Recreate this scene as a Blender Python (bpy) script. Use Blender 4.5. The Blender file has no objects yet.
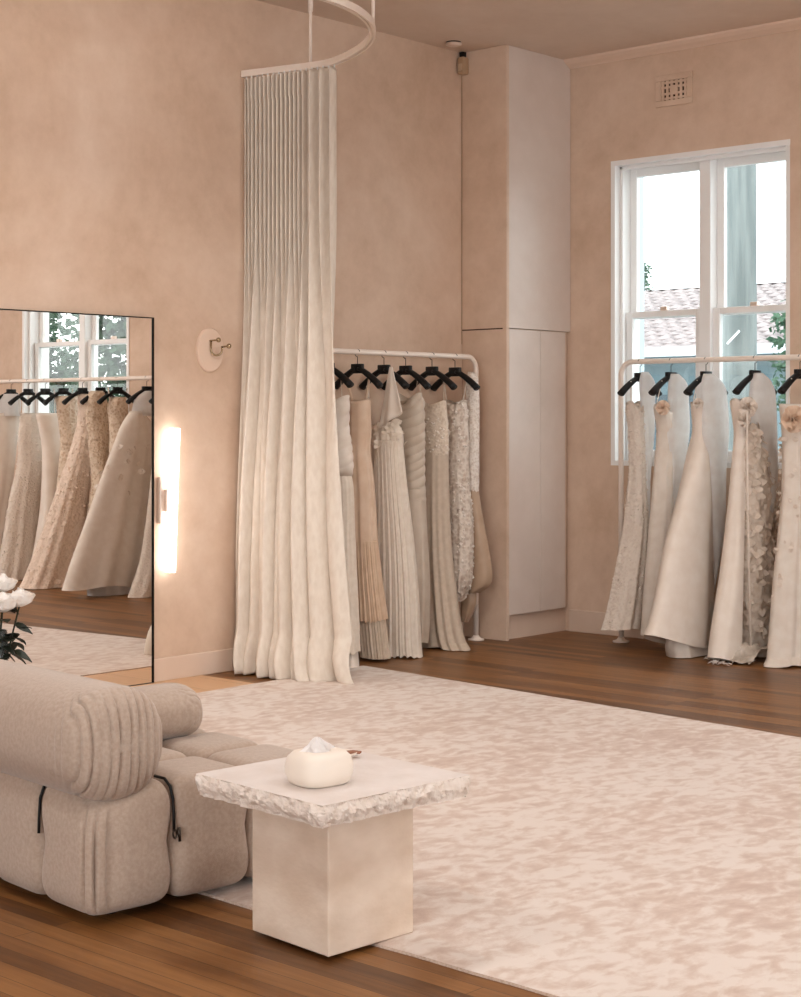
import bpy, math, random
from math import sin, cos, pi, radians, sqrt
from mathutils import Vector, noise
random.seed(7)
scene = bpy.context.scene
COL = scene.collection

# ------------------------------------------------------------------ measures
F = 1668.0; TH = radians(42); H = 1.4; CX = 400.5; HY = 420.0
CT, ST = cos(TH), sin(TH)
YL = 6.94      # left wall
XB = 8.985     # window wall
CEIL = 3.78

# ------------------------------------------------------------------ helpers
def mesh(name, verts, faces, mat, parent=None, smooth=True, loc=(0, 0, 0)):
    me = bpy.data.meshes.new(name)
    me.from_pydata([tuple(v) for v in verts], [], faces)
    me.update()
    o = bpy.data.objects.new(name, me)
    if mat: me.materials.append(mat)
    if smooth:
        me.polygons.foreach_set('use_smooth', [True] * len(me.polygons))
    COL.objects.link(o)
    if parent is not None: o.parent = parent
    o.location = loc
    return o

class MB:
    def __init__(s): s.v = []; s.f = []
    def add(s, verts, faces):
        n = len(s.v); s.v += [tuple(v) for v in verts]
        s.f += [tuple(i + n for i in f) for f in faces]; return s
    def box(s, x0, x1, y0, y1, z0, z1, b=0.0):
        if b <= 0:
            v = [(x0,y0,z0),(x1,y0,z0),(x1,y1,z0),(x0,y1,z0),(x0,y0,z1),(x1,y0,z1),(x1,y1,z1),(x0,y1,z1)]
            return s.add(v, [(0,3,2,1),(4,5,6,7),(0,1,5,4),(1,2,6,5),(2,3,7,6),(3,0,4,7)])
        # chamfered: rings
        v = []; f = []
        def ring(i, z):
            a = i
            return [(x0+a,y0+b,z),(x0+b,y0+a,z),(x1-b,y0+a,z),(x1-a,y0+b,z),(x1-a,y1-b,z),(x1-b,y1-a,z),(x0+b,y1-a,z),(x0+a,y1-b,z)]
        for i, z in ((b, z0), (0, z0+b), (0, z1-b), (b, z1)): 
            v += ring(i*0.999, z)
        for k in range(3):
            for j in range(8):
                f.append((k*8+j, k*8+(j+1)%8, (k+1)*8+(j+1)%8, (k+1)*8+j))
        f.append(tuple(range(7,-1,-1))); f.append(tuple(range(24,32)))
        return s.add(v, f)
    def tube(s, pts, r, n=10, cap=True, flat=1.0):
        pts = [Vector(p) for p in pts]
        rs = r if isinstance(r, (list, tuple)) else [r]*len(pts)
        v = []; f = []; up0 = None
        for i, p in enumerate(pts):
            if i == 0: t = pts[1]-pts[0]
            elif i == len(pts)-1: t = pts[-1]-pts[-2]
            else: t = (pts[i+1]-pts[i]).normalized()+(pts[i]-pts[i-1]).normalized()
            t.normalize()
            if up0 is None:
                a = Vector((0,0,1)) if abs(t.z) < .9 else Vector((1,0,0))
                u = t.cross(a).normalized()
            else:
                u = (up0 - t*up0.dot(t)).normalized()
            up0 = u; w = t.cross(u)
            for k in range(n):
                a = 2*pi*k/n
                v.append(p + u*cos(a)*rs[i] + w*sin(a)*rs[i]*flat)
        for i in range(len(pts)-1):
            for k in range(n):
                f.append((i*n+k, i*n+(k+1)%n, (i+1)*n+(k+1)%n, (i+1)*n+k))
        if cap:
            f.append(tuple(range(n-1,-1,-1))); m = (len(pts)-1)*n
            f.append(tuple(range(m, m+n)))
        return s.add(v, f)
    def lathe(s, prof, c=(0,0,0), n=28, axis='z'):
        v = []; f = []
        for r, z in prof:
            for k in range(n):
                a = 2*pi*k/n
                p = (r*cos(a), r*sin(a), z)
                if axis == 'y': p = (r*cos(a), -z, r*sin(a))
                v.append((c[0]+p[0], c[1]+p[1], c[2]+p[2]))
        for i in range(len(prof)-1):
            for k in range(n):
                f.append((i*n+k, i*n+(k+1)%n, (i+1)*n+(k+1)%n, (i+1)*n+k))
        f.append(tuple(range(n-1,-1,-1))); m = (len(prof)-1)*n
        f.append(tuple(range(m, m+n)))
        return s.add(v, f)
    def build(s, name, mat, parent=None, smooth=False, loc=(0,0,0)):
        return mesh(name, s.v, s.f, mat, parent, smooth, loc)

def empty(name, loc, rz=0):
    o = bpy.data.objects.new(name, None); COL.objects.link(o)
    o.empty_display_size = .1
    o.location = loc; o.rotation_euler = (0, 0, rz); return o

def tag(o, label, cat, group=None, kind=None):
    o['label'] = label; o['category'] = cat
    if group: o['group'] = group
    if kind: o['kind'] = kind
    return o

def struct(o, label=None):
    o['kind'] = 'structure'
    if label: o['label'] = label
    return o

def lin(c):
    return tuple(((v/255.)/12.92 if v/255. <= .04045 else ((v/255.+.055)/1.055)**2.4) for v in c) + (1.0,)

# ------------------------------------------------------------------ materials
def newmat(name):
    m = bpy.data.materials.new(name); m.use_nodes = True
    nt = m.node_tree; nt.nodes.clear()
    out = nt.nodes.new('ShaderNodeOutputMaterial')
    bs = nt.nodes.new('ShaderNodeBsdfPrincipled')
    nt.links.new(bs.outputs[0], out.inputs[0])
    return m, nt, bs, out

def N(nt, t, **kw):
    n = nt.nodes.new(t)
    for k, v in kw.items():
        if k.startswith('i_'):
            key = k[2:].replace('_', ' ')
            n.inputs[key].default_value = v
        else: setattr(n, k, v)
    return n

def simple(name, c1, c2=None, scale=8., rough=.6, bump=0., bscale=60., detail=4., stretch=(1,1,1), sheen=0., spec=.3, metal=0., transl=0., ramp=(.35,.65), bdist=.01):
    m, nt, bs, out = newmat(name)
    L = nt.links.new
    tc = N(nt, 'ShaderNodeTexCoord'); mp = N(nt, 'ShaderNodeMapping'); mp.inputs['Scale'].default_value = stretch
    L(tc.outputs['Object'], mp.inputs[0])
    bs.inputs['Roughness'].default_value = rough
    bs.inputs['Metallic'].default_value = metal
    bs.inputs['Specular IOR Level'].default_value = spec
    if sheen:
        bs.inputs['Sheen Weight'].default_value = sheen; bs.inputs['Sheen Roughness'].default_value = .5
    col = None
    if c2:
        no = N(nt, 'ShaderNodeTexNoise'); no.inputs['Scale'].default_value = scale; no.inputs['Detail'].default_value = detail
        L(mp.outputs[0], no.inputs['Vector'])
        cr = N(nt, 'ShaderNodeValToRGB'); cr.color_ramp.elements[0].position = ramp[0]; cr.color_ramp.elements[1].position = ramp[1]
        cr.color_ramp.elements[0].color = lin(c1); cr.color_ramp.elements[1].color = lin(c2)
        L(no.outputs[0], cr.inputs[0]); L(cr.outputs[0], bs.inputs['Base Color']); col = cr.outputs[0]
    else:
        bs.inputs['Base Color'].default_value = lin(c1)
    if bump:
        nb = N(nt, 'ShaderNodeTexNoise'); nb.inputs['Scale'].default_value = bscale; nb.inputs['Detail'].default_value = 3
        L(mp.outputs[0], nb.inputs['Vector'])
        b = N(nt, 'ShaderNodeBump'); b.inputs['Strength'].default_value = bump; b.inputs['Distance'].default_value = bdist
        L(nb.outputs[0], b.inputs['Height']); L(b.outputs[0], bs.inputs['Normal'])
    if transl:
        tr = N(nt, 'ShaderNodeBsdfTranslucent'); mx = N(nt, 'ShaderNodeMixShader'); mx.inputs[0].default_value = transl
        if col: L(col, tr.inputs[0])
        else: tr.inputs[0].default_value = lin(c1)
        L(bs.outputs[0], mx.inputs[1]); L(tr.outputs[0], mx.inputs[2]); L(mx.outputs[0], out.inputs[0])
    return m

def lace(name, c1, c2, scale=45., bump=.7, transl=0., rough=.7, gloss=0.):
    m, nt, bs, out = newmat(name); L = nt.links.new
    tc = N(nt, 'ShaderNodeTexCoord')
    vo = N(nt, 'ShaderNodeTexVoronoi'); vo.inputs['Scale'].default_value = scale
    no = N(nt, 'ShaderNodeTexNoise'); no.inputs['Scale'].default_value = scale*.55; no.inputs['Detail'].default_value = 5
    L(tc.outputs['Object'], vo.inputs['Vector']); L(tc.outputs['Object'], no.inputs['Vector'])
    mu = N(nt, 'ShaderNodeMath', operation='MULTIPLY_ADD'); mu.inputs[1].default_value = .55
    L(vo.outputs['Distance'], mu.inputs[0]); L(no.outputs[0], mu.inputs[2])
    cr = N(nt, 'ShaderNodeValToRGB'); cr.color_ramp.elements[0].position = .55; cr.color_ramp.elements[1].position = .85
    cr.color_ramp.elements[0].color = lin(c2); cr.color_ramp.elements[1].color = lin(c1)
    L(mu.outputs[0], cr.inputs[0]); L(cr.outputs[0], bs.inputs['Base Color'])
    b = N(nt, 'ShaderNodeBump'); b.inputs['Strength'].default_value = bump; b.inputs['Distance'].default_value = .012; b.invert = True
    L(mu.outputs[0], b.inputs['Height']); L(b.outputs[0], bs.inputs['Normal'])
    bs.inputs['Roughness'].default_value = rough
    bs.inputs['Specular IOR Level'].default_value = .3 + gloss
    if transl:
        tr = N(nt, 'ShaderNodeBsdfTranslucent'); mx = N(nt, 'ShaderNodeMixShader'); mx.inputs[0].default_value = transl
        L(cr.outputs[0], tr.inputs[0]); L(bs.outputs[0], mx.inputs[1]); L(tr.outputs[0], mx.inputs[2]); L(mx.outputs[0], out.inputs[0])
    return m

def plaster(name, c1, c2, c3):
    m, nt, bs, out = newmat(name); L = nt.links.new
    tc = N(nt, 'ShaderNodeTexCoord')
    n1 = N(nt, 'ShaderNodeTexNoise'); n1.inputs['Scale'].default_value = .9; n1.inputs['Detail'].default_value = 7; n1.inputs['Roughness'].default_value = .62; n1.inputs['Distortion'].default_value = .6
    n2 = N(nt, 'ShaderNodeTexNoise'); n2.inputs['Scale'].default_value = 7.; n2.inputs['Detail'].default_value = 6; n2.inputs['Roughness'].default_value = .65
    for n in (n1, n2): L(tc.outputs['Object'], n.inputs['Vector'])
    cr = N(nt, 'ShaderNodeValToRGB'); e = cr.color_ramp.elements
    e[0].position = .30; e[0].color = lin(c1); e[1].position = .72; e[1].color = lin(c3)
    x = e.new(.5); x.color = lin(c2)
    ma = N(nt, 'ShaderNodeMix', data_type='FLOAT'); ma.inputs[0].default_value = .35
    L(n1.outputs[0], ma.inputs[2]); L(n2.outputs[0], ma.inputs[3]); L(ma.outputs[0], cr.inputs[0])
    L(cr.outputs[0], bs.inputs['Base Color'])
    b = N(nt, 'ShaderNodeBump'); b.inputs['Strength'].default_value = .12; b.inputs['Distance'].default_value = .02
    L(n2.outputs[0], b.inputs['Height']); L(b.outputs[0], bs.inputs['Normal'])
    bs.inputs['Roughness'].default_value = .62; bs.inputs['Specular IOR Level'].default_value = .25
    return m

def wood_floor(name, ca, cb, cc, plank=.068, length=1.9, rough=.38):
    m, nt, bs, out = newmat(name); L = nt.links.new
    tc = N(nt, 'ShaderNodeTexCoord')
    mp = N(nt, 'ShaderNodeMapping'); mp.inputs['Rotation'].default_value = (0, 0, radians(90))
    L(tc.outputs['Object'], mp.inputs[0])
    br = N(nt, 'ShaderNodeTexBrick'); br.offset = .37; br.inputs['Scale'].default_value = 1.
    br.inputs['Brick Width'].default_value = length; br.inputs['Row Height'].default_value = plank
    br.inputs['Mortar Size'].default_value = .0012; br.inputs['Mortar Smooth'].default_value = .3
    br.inputs['Color1'].default_value = (0, 0, 0, 1); br.inputs['Color2'].default_value = (1, 1, 1, 1); br.inputs['Mortar'].default_value = (.35,.35,.35,1)
    br.inputs['Bias'].default_value = 0.
    L(mp.outputs[0], br.inputs['Vector'])
    m2 = N(nt, 'ShaderNodeMapping'); m2.inputs['Scale'].default_value = (14, .8, 1); L(tc.outputs['Object'], m2.inputs[0])
    n1 = N(nt, 'ShaderNodeTexNoise'); n1.inputs['Scale'].default_value = 3.; n1.inputs['Detail'].default_value = 6; n1.inputs['Roughness'].default_value = .6
    L(m2.outputs[0], n1.inputs['Vector'])
    n3 = N(nt, 'ShaderNodeTexNoise'); n3.inputs['Scale'].default_value = .8; n3.inputs['Detail'].default_value = 3
    L(tc.outputs['Object'], n3.inputs['Vector'])
    a = N(nt, 'ShaderNodeMath', operation='MULTIPLY_ADD'); a.inputs[1].default_value = .45
    L(br.outputs['Color'], a.inputs[0])
    b_ = N(nt, 'ShaderNodeMath', operation='MULTIPLY_ADD'); b_.inputs[1].default_value = .75; b_.inputs[2].default_value = -.32
    L(n1.outputs[0], b_.inputs[0])
    b2 = N(nt, 'ShaderNodeMath', operation='MULTIPLY_ADD'); b2.inputs[1].default_value = .35
    L(n3.outputs[0], b2.inputs[0]); L(b_.outputs[0], b2.inputs[2]); L(b2.outputs[0], a.inputs[2])
    cr = N(nt, 'ShaderNodeValToRGB'); e = cr.color_ramp.elements
    e[0].position = .1; e[0].color = lin(ca); e[1].position = .85; e[1].color = lin(cc); x = e.new(.45); x.color = lin(cb)
    L(a.outputs[0], cr.inputs[0])
    mx = N(nt, 'ShaderNodeMix', data_type='RGBA'); L(br.outputs['Fac'], mx.inputs[0]); L(cr.outputs[0], mx.inputs[6])
    mx.inputs[7].default_value = lin((52, 32, 20))
    L(mx.outputs[2], bs.inputs['Base Color'])
    bs.inputs['Roughness'].default_value = rough; bs.inputs['Specular IOR Level'].default_value = .3
    bu = N(nt, 'ShaderNodeBump'); bu.inputs['Strength'].default_value = .15; bu.inputs['Distance'].default_value = .004
    L(n1.outputs[0], bu.inputs['Height']); L(bu.outputs[0], bs.inputs['Normal'])
    return m

def rug_mat(name):
    m, nt, bs, out = newmat(name); L = nt.links.new
    tc = N(nt, 'ShaderNodeTexCoord')
    mp = N(nt, 'ShaderNodeMapping'); mp.inputs['Scale'].default_value = (1.0, 1.5, 1); mp.inputs['Rotation'].default_value = (0,0,radians(20)); L(tc.outputs['Object'], mp.inputs[0])
    n1 = N(nt, 'ShaderNodeTexNoise'); n1.inputs['Scale'].default_value = 9.5; n1.inputs['Detail'].default_value = 6; n1.inputs['Roughness'].default_value = .62; n1.inputs['Distortion'].default_value = .5
    n2 = N(nt, 'ShaderNodeTexNoise'); n2.inputs['Scale'].default_value = 1.1; n2.inputs['Detail'].default_value = 3
    n3 = N(nt, 'ShaderNodeTexNoise'); n3.inputs['Scale'].default_value = 19.; n3.inputs['Detail'].default_value = 3
    for n in (n1, n2, n3): L(mp.outputs[0], n.inputs['Vector'])
    a = N(nt, 'ShaderNodeMath', operation='MULTIPLY_ADD'); a.inputs[1].default_value = .55; L(n2.outputs[0], a.inputs[0])
    b = N(nt, 'ShaderNodeMath', operation='MULTIPLY_ADD'); b.inputs[1].default_value = .4; L(n3.outputs[0], b.inputs[0])
    c = N(nt, 'ShaderNodeMath', operation='MULTIPLY'); c.inputs[1].default_value = 1.; L(n1.outputs[0], c.inputs[0])
    L(c.outputs[0], b.inputs[2]); L(b.outputs[0], a.inputs[2])
    cr = N(nt, 'ShaderNodeValToRGB'); e = cr.color_ramp.elements
    e[0].position = .66; e[0].color = lin((189, 164, 149)); e[1].position = 1.15; e[1].color = lin((226, 215, 208))
    e[1].position = 1.0; e[1].color = lin((216, 203, 193))
    x = e.new(.84); x.color = lin((201, 180, 166))
    sc = N(nt, 'ShaderNodeMath', operation='MULTIPLY'); sc.inputs[1].default_value = .93; L(a.outputs[0], sc.inputs[0])
    L(sc.outputs[0], cr.inputs[0]); L(cr.outputs[0], bs.inputs['Base Color'])
    fine = N(nt, 'ShaderNodeTexNoise'); fine.inputs['Scale'].default_value = 220.; fine.inputs['Detail'].default_value = 2
    L(tc.outputs['Object'], fine.inputs['Vector'])
    bu = N(nt, 'ShaderNodeBump'); bu.inputs['Strength'].default_value = .25; bu.inputs['Distance'].default_value = .006
    ad = N(nt, 'ShaderNodeMath', operation='MULTIPLY_ADD'); ad.inputs[1].default_value = .4
    L(fine.outputs[0], ad.inputs[0]); L(n3.outputs[0], ad.inputs[2]); L(ad.outputs[0], bu.inputs['Height']); L(bu.outputs[0], bs.inputs['Normal'])
    bs.inputs['Roughness'].default_value = .75; bs.inputs['Specular IOR Level'].default_value = .25
    bs.inputs['Sheen Weight'].default_value = .25; bs.inputs['Sheen Roughness'].default_value = .4
    return m

def emit(name, col, s):
    m, nt, bs, out = newmat(name)
    bs.inputs['Base Color'].default_value = (1,1,1,1)
    bs.inputs['Emission Color'].default_value = col; bs.inputs['Emission Strength'].default_value = s
    return m

M = {}
M['wall'] = plaster('plaster_wall', (193, 163, 139), (212, 185, 163), (226, 203, 184))
M['ceil'] = plaster('plaster_ceiling', (206, 183, 165), (214, 193, 176), (222, 203, 188))
M['joinery_daylit'] = plaster('plaster_joinery_daylit', (204, 187, 175), (211, 195, 184), (219, 205, 195))  # neutral tone: bluish window daylight on the cupboard front put into the colour
_b = M['joinery_daylit'].node_tree.nodes['Principled BSDF']; _b.inputs['Roughness'].default_value = .42; _b.inputs['Specular IOR Level'].default_value = .5
M['base'] = simple('painted_baseboard', (219, 196, 178), (213, 189, 170), 3, .5)
M['floor'] = wood_floor('timber_floor', (82, 51, 26), (120, 78, 40), (150, 104, 59))
M['patch'] = wood_floor('pale_timber', (196, 152, 112), (208, 166, 126), (218, 180, 142), plank=.25, length=3)
M['rug'] = rug_mat('silky_rug')
M['rugedge'] = simple('rug_edge', (214, 194, 178), (190, 166, 148), 120, .9)
M['white'] = simple('white_paint', (240, 238, 236), None, rough=.35)
M['rack'] = simple('white_powder_coat', (236, 222, 210), None, rough=.35)
M['black'] = simple('black_velvet', (12, 11, 12), None, rough=.55)
M['steel'] = simple('dark_steel', (70, 62, 56), None, rough=.3, metal=1.)
M['frame'] = simple('black_metal_frame', (26, 22, 20), None, rough=.35, metal=.6)
M['brass'] = simple('aged_nickel', (166, 146, 118), None, rough=.25, metal=1.)
M['sofa'] = simple('sofa_wool', (183, 164, 149), (172, 152, 136), 90, .9, bump=.25, bscale=420, sheen=.35, spec=.15, bdist=.004)
M['cord'] = simple('black_cord', (18, 16, 16), None, rough=.6)
M['stone'] = simple('limestone_slab', (223, 214, 209), (214, 203, 196), 9, .7, bump=.12, bscale=60)
M['rockedge'] = simple('split_limestone', (230, 219, 210), (218, 204, 192), 30, .85, bump=.5, bscale=90, bdist=.008)
M['traver'] = simple('travertine', (223, 205, 188), (208, 186, 166), 6, .75, bump=.15, bscale=40, detail=8, stretch=(1,1,1.6))
M['ceramic'] = simple('matte_ceramic', (233, 221, 208), None, rough=.55)
M['paper'] = simple('tissue_paper', (246, 242, 240), None, rough=.9, transl=.3)
M['brown'] = simple('brown_edge', (150, 100, 76), None, rough=.6)
M['curtain'] = simple('linen_curtain', (224, 213, 200), (216, 203, 189), 40, .85, bump=.2, bscale=300, spec=.15, bdist=.003, stretch=(1,1,.4))
M['led'] = emit('led_tube', (1., .96, .92, 1), 8.)
M['lampwhite'] = simple('lamp_bracket', (225, 205, 190), None, rough=.3, metal=.3)
M['petal'] = simple('white_rose', (252, 248, 244), (246, 238, 230), 30, .6, transl=.25)
M['leaf'] = simple('rose_leaf', (26, 31, 22), (40, 46, 33), 20, .5)
M['dark'] = simple('dark_recess', (70, 46, 32), None, rough=.9)
M['sensor'] = simple('sensor_plastic', (176, 146, 116), None, rough=.5)
# gown fabrics
M['ivory_satin'] = simple('ivory_satin', (240, 228, 216), (234, 220, 206), 12, .42, spec=.4, transl=.12)
M['cream_pleat'] = simple('cream_pleated_chiffon', (239, 226, 211), (231, 216, 199), 30, .7, transl=.15)
M['blush'] = simple('blush_silk', (231, 205, 182), (223, 194, 168), 14, .5, spec=.35, transl=.12)
M['peach'] = simple('peach_chiffon', (226, 198, 172), (216, 186, 158), 20, .7, transl=.15)
M['greige'] = simple('greige_satin', (206, 190, 173), (197, 180, 162), 14, .42, spec=.4, transl=.1)
M['sand'] = simple('sand_crepe', (209, 191, 172), (200, 181, 161), 30, .75, transl=.1)
M['taupe'] = simple('taupe_satin', (182, 155, 132), (172, 145, 121), 10, .42, spec=.4)
M['silverlace'] = lace('silver_beaded_lace', (220, 206, 192), (190, 169, 152), 42, .8, gloss=.3, rough=.5)
M['beadlace'] = lace('beaded_bodice_lace', (216, 200, 182), (196, 176, 156), 60, .6, gloss=.2)
M['whitelace'] = lace('white_corded_lace', (232, 222, 212), (212, 196, 182), 70, .6)
M['ivorylace'] = lace('ivory_lace', (234, 221, 208), (227, 212, 198), 55, .7, transl=.12)
M['champlace'] = lace('champagne_beaded_lace', (218, 198, 176), (190, 164, 140), 46, .9, gloss=.2)
M['blushlace'] = lace('blush_lace', (228, 208, 192), (215, 192, 172), 45, .8)
M['tulle'] = simple('white_tulle', (244, 242, 240), (238, 234, 231), 20, .8, transl=.58)  # its white also stands for window light on the gown backs
M['organza'] = simple('ivory_organza', (241, 231, 220), (234, 222, 209), 16, .7, transl=.22)
M['feather'] = simple('feather_organza', (228, 214, 200), (214, 197, 180), 40, .85, transl=.2)
M['silver'] = simple('silver_satin', (196, 184, 172), (160, 146, 132), 18, .3, spec=.6)
M['mirror'] = simple('silvered_glass', (244, 240, 236), None, rough=.004, metal=1.)
gm, gnt, gbs, gout = newmat('window_glass')
gt = gnt.nodes.new('ShaderNodeBsdfTransparent'); gt.inputs[0].default_value = (.95, .975, .975, 1)
gg = gnt.nodes.new('ShaderNodeBsdfGlossy'); gg.inputs['Roughness'].default_value = .02
gmix = gnt.nodes.new('ShaderNodeMixShader'); gmix.inputs[0].default_value = .05
gnt.links.new(gt.outputs[0], gmix.inputs[1]); gnt.links.new(gg.outputs[0], gmix.inputs[2]); gnt.links.new(gmix.outputs[0], gout.inputs[0])
M['glass'] = gm
vm, vnt, vbs, vout = newmat('vase_glass')
vbs.inputs['Base Color'].default_value = (.75, .8, .78, 1); vbs.inputs['Roughness'].default_value = .05; vbs.inputs['Transmission Weight'].default_value = .9
M['vase'] = vm

# ------------------------------------------------------------------ room shell
X0, Y0 = -4.0, -4.5
mb = MB().box(X0, XB+.3, Y0, YL+.2, -.1, 0); struct(mb.build('floor', M['floor']))
mb = MB().box(X0, XB+.3, Y0, YL+.2, CEIL, CEIL+.15); struct(mb.build('ceiling', M['ceil']))
mb = MB().box(X0, XB+.3, YL, YL+.2, 0, CEIL); struct(mb.build('wall_left', M['wall']))

def wall_x(name, x0, x1, y0, y1, holes):
    """wall in a plane of constant x with rectangular openings"""
    mb = MB(); ys = sorted(set([y0, y1] + [h[0] for h in holes] + [h[1] for h in holes]))
    for a, b in zip(ys, ys[1:]):
        hs = [h for h in holes if h[0] <= a and h[1] >= b]
        if hs:
            h = hs[0]; mb.box(x0, x1, a, b, 0, h[2]); mb.box(x0, x1, a, b, h[3], CEIL)
        else: mb.box(x0, x1, a, b, 0, CEIL)
    return struct(mb.build(name, M['wall']))
WT = .26
W1 = (4.951, 6.242, 1.107, 3.08); W2 = (1.10, 2.64, 1.107, 3.08); W3 = (-2.6, -1.2, 1.109, 3.07)
wall_x('wall_back', XB, XB+WT, Y0, YL, [W1, W2, W3])
# walls behind the camera: one opened for an added fill lamp, one with a wide shop window
mb = MB().box(X0-.2, X0, Y0, -1.9, 0, CEIL).box(X0-.2, X0, 4.3, YL, 0, CEIL).box(X0-.2, X0, -1.9, 4.3, 0, .5).box(X0-.2, X0, -1.9, 4.3, 3.3, CEIL); struct(mb.build('wall_front', M['wall']))
mb = MB()
mb.box(X0, 0.5, Y0-.2, Y0, 0, CEIL); mb.box(7.0, XB, Y0-.2, Y0, 0, CEIL); mb.box(.5, 7.0, Y0-.2, Y0, 0, .5); mb.box(.5, 7., Y0-.2, Y0, 3.2, CEIL)
struct(mb.build('wall_right', M['wall']))

# baseboards, cornice
mb = MB().box(5.72, 8.30, YL-.018, YL, 0, .125, .004); struct(mb.build('baseboard_left', M['base']))
mb = MB().box(X0, 4.62, YL-.018, YL, 0, .125, .004); struct(mb.build('baseboard_front', M['base']))
mb = MB().box(XB-.02, XB, Y0, 6.57, 0, .145, .004); struct(mb.build('baseboard_back', M['base']))
mb = MB()
prof = [(XB, CEIL-.052), (XB-.012, CEIL-.052), (XB-.018, CEIL-.045), (XB-.05, CEIL-.03), (XB-.075, CEIL-.012), (XB-.08, CEIL), (XB, CEIL)]
v = [(x, y, z) for y in (Y0, 6.57) for x, z in prof]; n = len(prof)
mb.add(v, [(i, (i+1)%n, n+(i+1)%n, n+i) for i in range(n)]); struct(mb.build('trim_1', simple('cornice_paint', (222, 196, 176), None, rough=.6)))
# pale timber infill in front of the mirror
mb = MB().box(4.6, 6.06, 6.40, YL-.018, 0.0, .003); struct(mb.build('trim_2', M['patch']))

# ------------------------------------------------------------------ built-in cupboard (plastered corner unit)
cup = empty('corner_cupboard', (8.6, 6.75, 0)); cl = (8.6, 6.75, 0)
def cbox(mbx, x0, x1, y0, y1, z0, z1, b=0): mbx.box(x0-cl[0], x1-cl[0], y0-cl[1], y1-cl[1], z0, z1, b)
mb = MB()
cbox(mb, 8.30, XB-.004, 6.60, YL-.004, .155, CEIL-.002)             # carcass
cbox(mb, 8.30, 8.325, 6.57, 6.60, 0, CEIL-.002)            # side panel edge
cbox(mb, 8.30, 8.32, 6.60, YL-.004, 0, .155)
mb.build('carcass', M['wall'], cup)
mb = MB(); cbox(mb, 8.325, XB-.004, 6.57, 6.60, 1.985, CEIL-.002); mb.build('upper_panel', M['joinery_daylit'], cup)
for a, b in ((8.327, 8.652), (8.655, 8.927)):
    mb = MB(); cbox(mb, a, b, 6.57, 6.599, .16, 1.978, .0015); mb.build('door', M['joinery_daylit'], cup)
mb = MB(); cbox(mb, 8.32, XB, 6.612, 6.63, 0, .155); mb.build('kickboard', M['base'], cup)
mb = MB(); cbox(mb, 8.2985, 8.302, 6.60, YL, 1.977, 1.985); mb.build('panel_seam', M['dark'], cup)
tag(cup, 'tall plastered corner cupboard with two flush doors beside the back window', 'cupboard')

# ------------------------------------------------------------------ windows
def window(idx, W):
    y0, y1, z0, z1 = W
    root = struct(empty('window_%d' % idx, (XB+.1, (y0+y1)/2, z0)))
    ox, oy, oz = XB+.1, (y0+y1)/2, z0
    def B(name, boxes, mat=M['white'], par=root, bv=.003):
        m_ = MB()
        for (a, b, c, d, e, f) in boxes: m_.box(a-ox, b-ox, c-oy, d-oy, e-oz, f-oz, bv)
        return m_.build(name, mat, par)
    t = .03
    # lining of the opening, proud of the plaster by a few millimetres
    B('window_lining', [(XB+.003, XB+WT+.02, y0-.002, y0+t, z0+t, z1-t), (XB-.006, XB+WT+.02, y1-t, y1+.002, z0+t, z1-t),
                 (XB-.006, XB+WT+.02, y0-.002, y1+.002, z1-t, z1+.002), (XB-.006, XB+WT+.06, y0-.002, y1+.002, z0-.002, z0+t)], bv=0)
    ym = (y0+y1)/2
    B('window_mullion', [(XB+.09, XB+.24, ym-.04, ym+.04, z0+t, z1-t)])
    B('stop_bead', [(XB+.05, XB+.075, y1-t-.022, y1-t, z0+t, z1-t), (XB+.05, XB+.075, y0+t, y0+t+.022, z0+t, z1-t), (XB+.05, XB+.075, y0+t, y1-t, z1-t-.022, z1-t)])
    zm = 2.085
    for a, b in ((y0+t, ym-.04), (ym+.04, y1-t)):
        # upper (outer) and lower (inner) sash
        for nm, xa, xb, za, zb, w in (('upper_sash', XB+.17, XB+.21, zm-.025, z1-t, .05), ('lower_sash', XB+.12, XB+.16, z0+t, zm+.02, .048)):
            s_ = B(nm, [(xa, xb, a, a+w, za, zb), (xa, xb, b-w, b, za, zb), (xa, xb, a+w, b-w, zb-(.06 if nm == 'upper_sash' else .04), zb), (xa, xb, a+w, b-w, za, za+(.045 if nm == 'upper_sash' else .07))])
            g = MB().box((xa+xb)/2-.002-ox, (xa+xb)/2+.002-ox, a+w-oy, b-w-oy, za+.03-oz, zb-.03-oz); g.build('pane', M['glass'], s_)
        B('sash_lock', [(XB+.12, XB+.155, (a+b)/2-.025, (a+b)/2+.025, zm+.02, zm+.045)], M['lampwhite'])
    return root
window(1, W1); window(2, W2); window(3, W3)
# rendered brick reveals outside each window
mb = MB()
for (y0, y1, z0, z1) in (W1, W2):
    mb.box(XB+WT+.02, XB+WT+.12, y1, y1+.35, 0, CEIL); 
struct(mb.build('trim_3', simple('outside_render', (196, 208, 214), None, rough=.8)))

# ------------------------------------------------------------------ wall fittings
# mirror
mir = empty('mirror', (5.17, YL-.012, 0))
w, h = 1.09, 1.945
mb = MB().box(-w/2+.006, w/2-.006, -.012, .008, .006, h-.006); mb.build('mirror_glass', M['mirror'], mir)
mb = MB(); t = .005
mb.box(-w/2, -w/2+t, -.02, .011, 0, h); mb.box(w/2-t, w/2, -.02, .011, 0, h); mb.box(-w/2+t, w/2-t, -.02, .011, h-t, h); mb.box(-w/2+t, w/2-t, -.02, .011, 0, t)
mb.build('mirror_frame', M['frame'], mir)
tag(mir, 'tall thin black framed mirror standing against the left wall', 'mirror')

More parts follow.
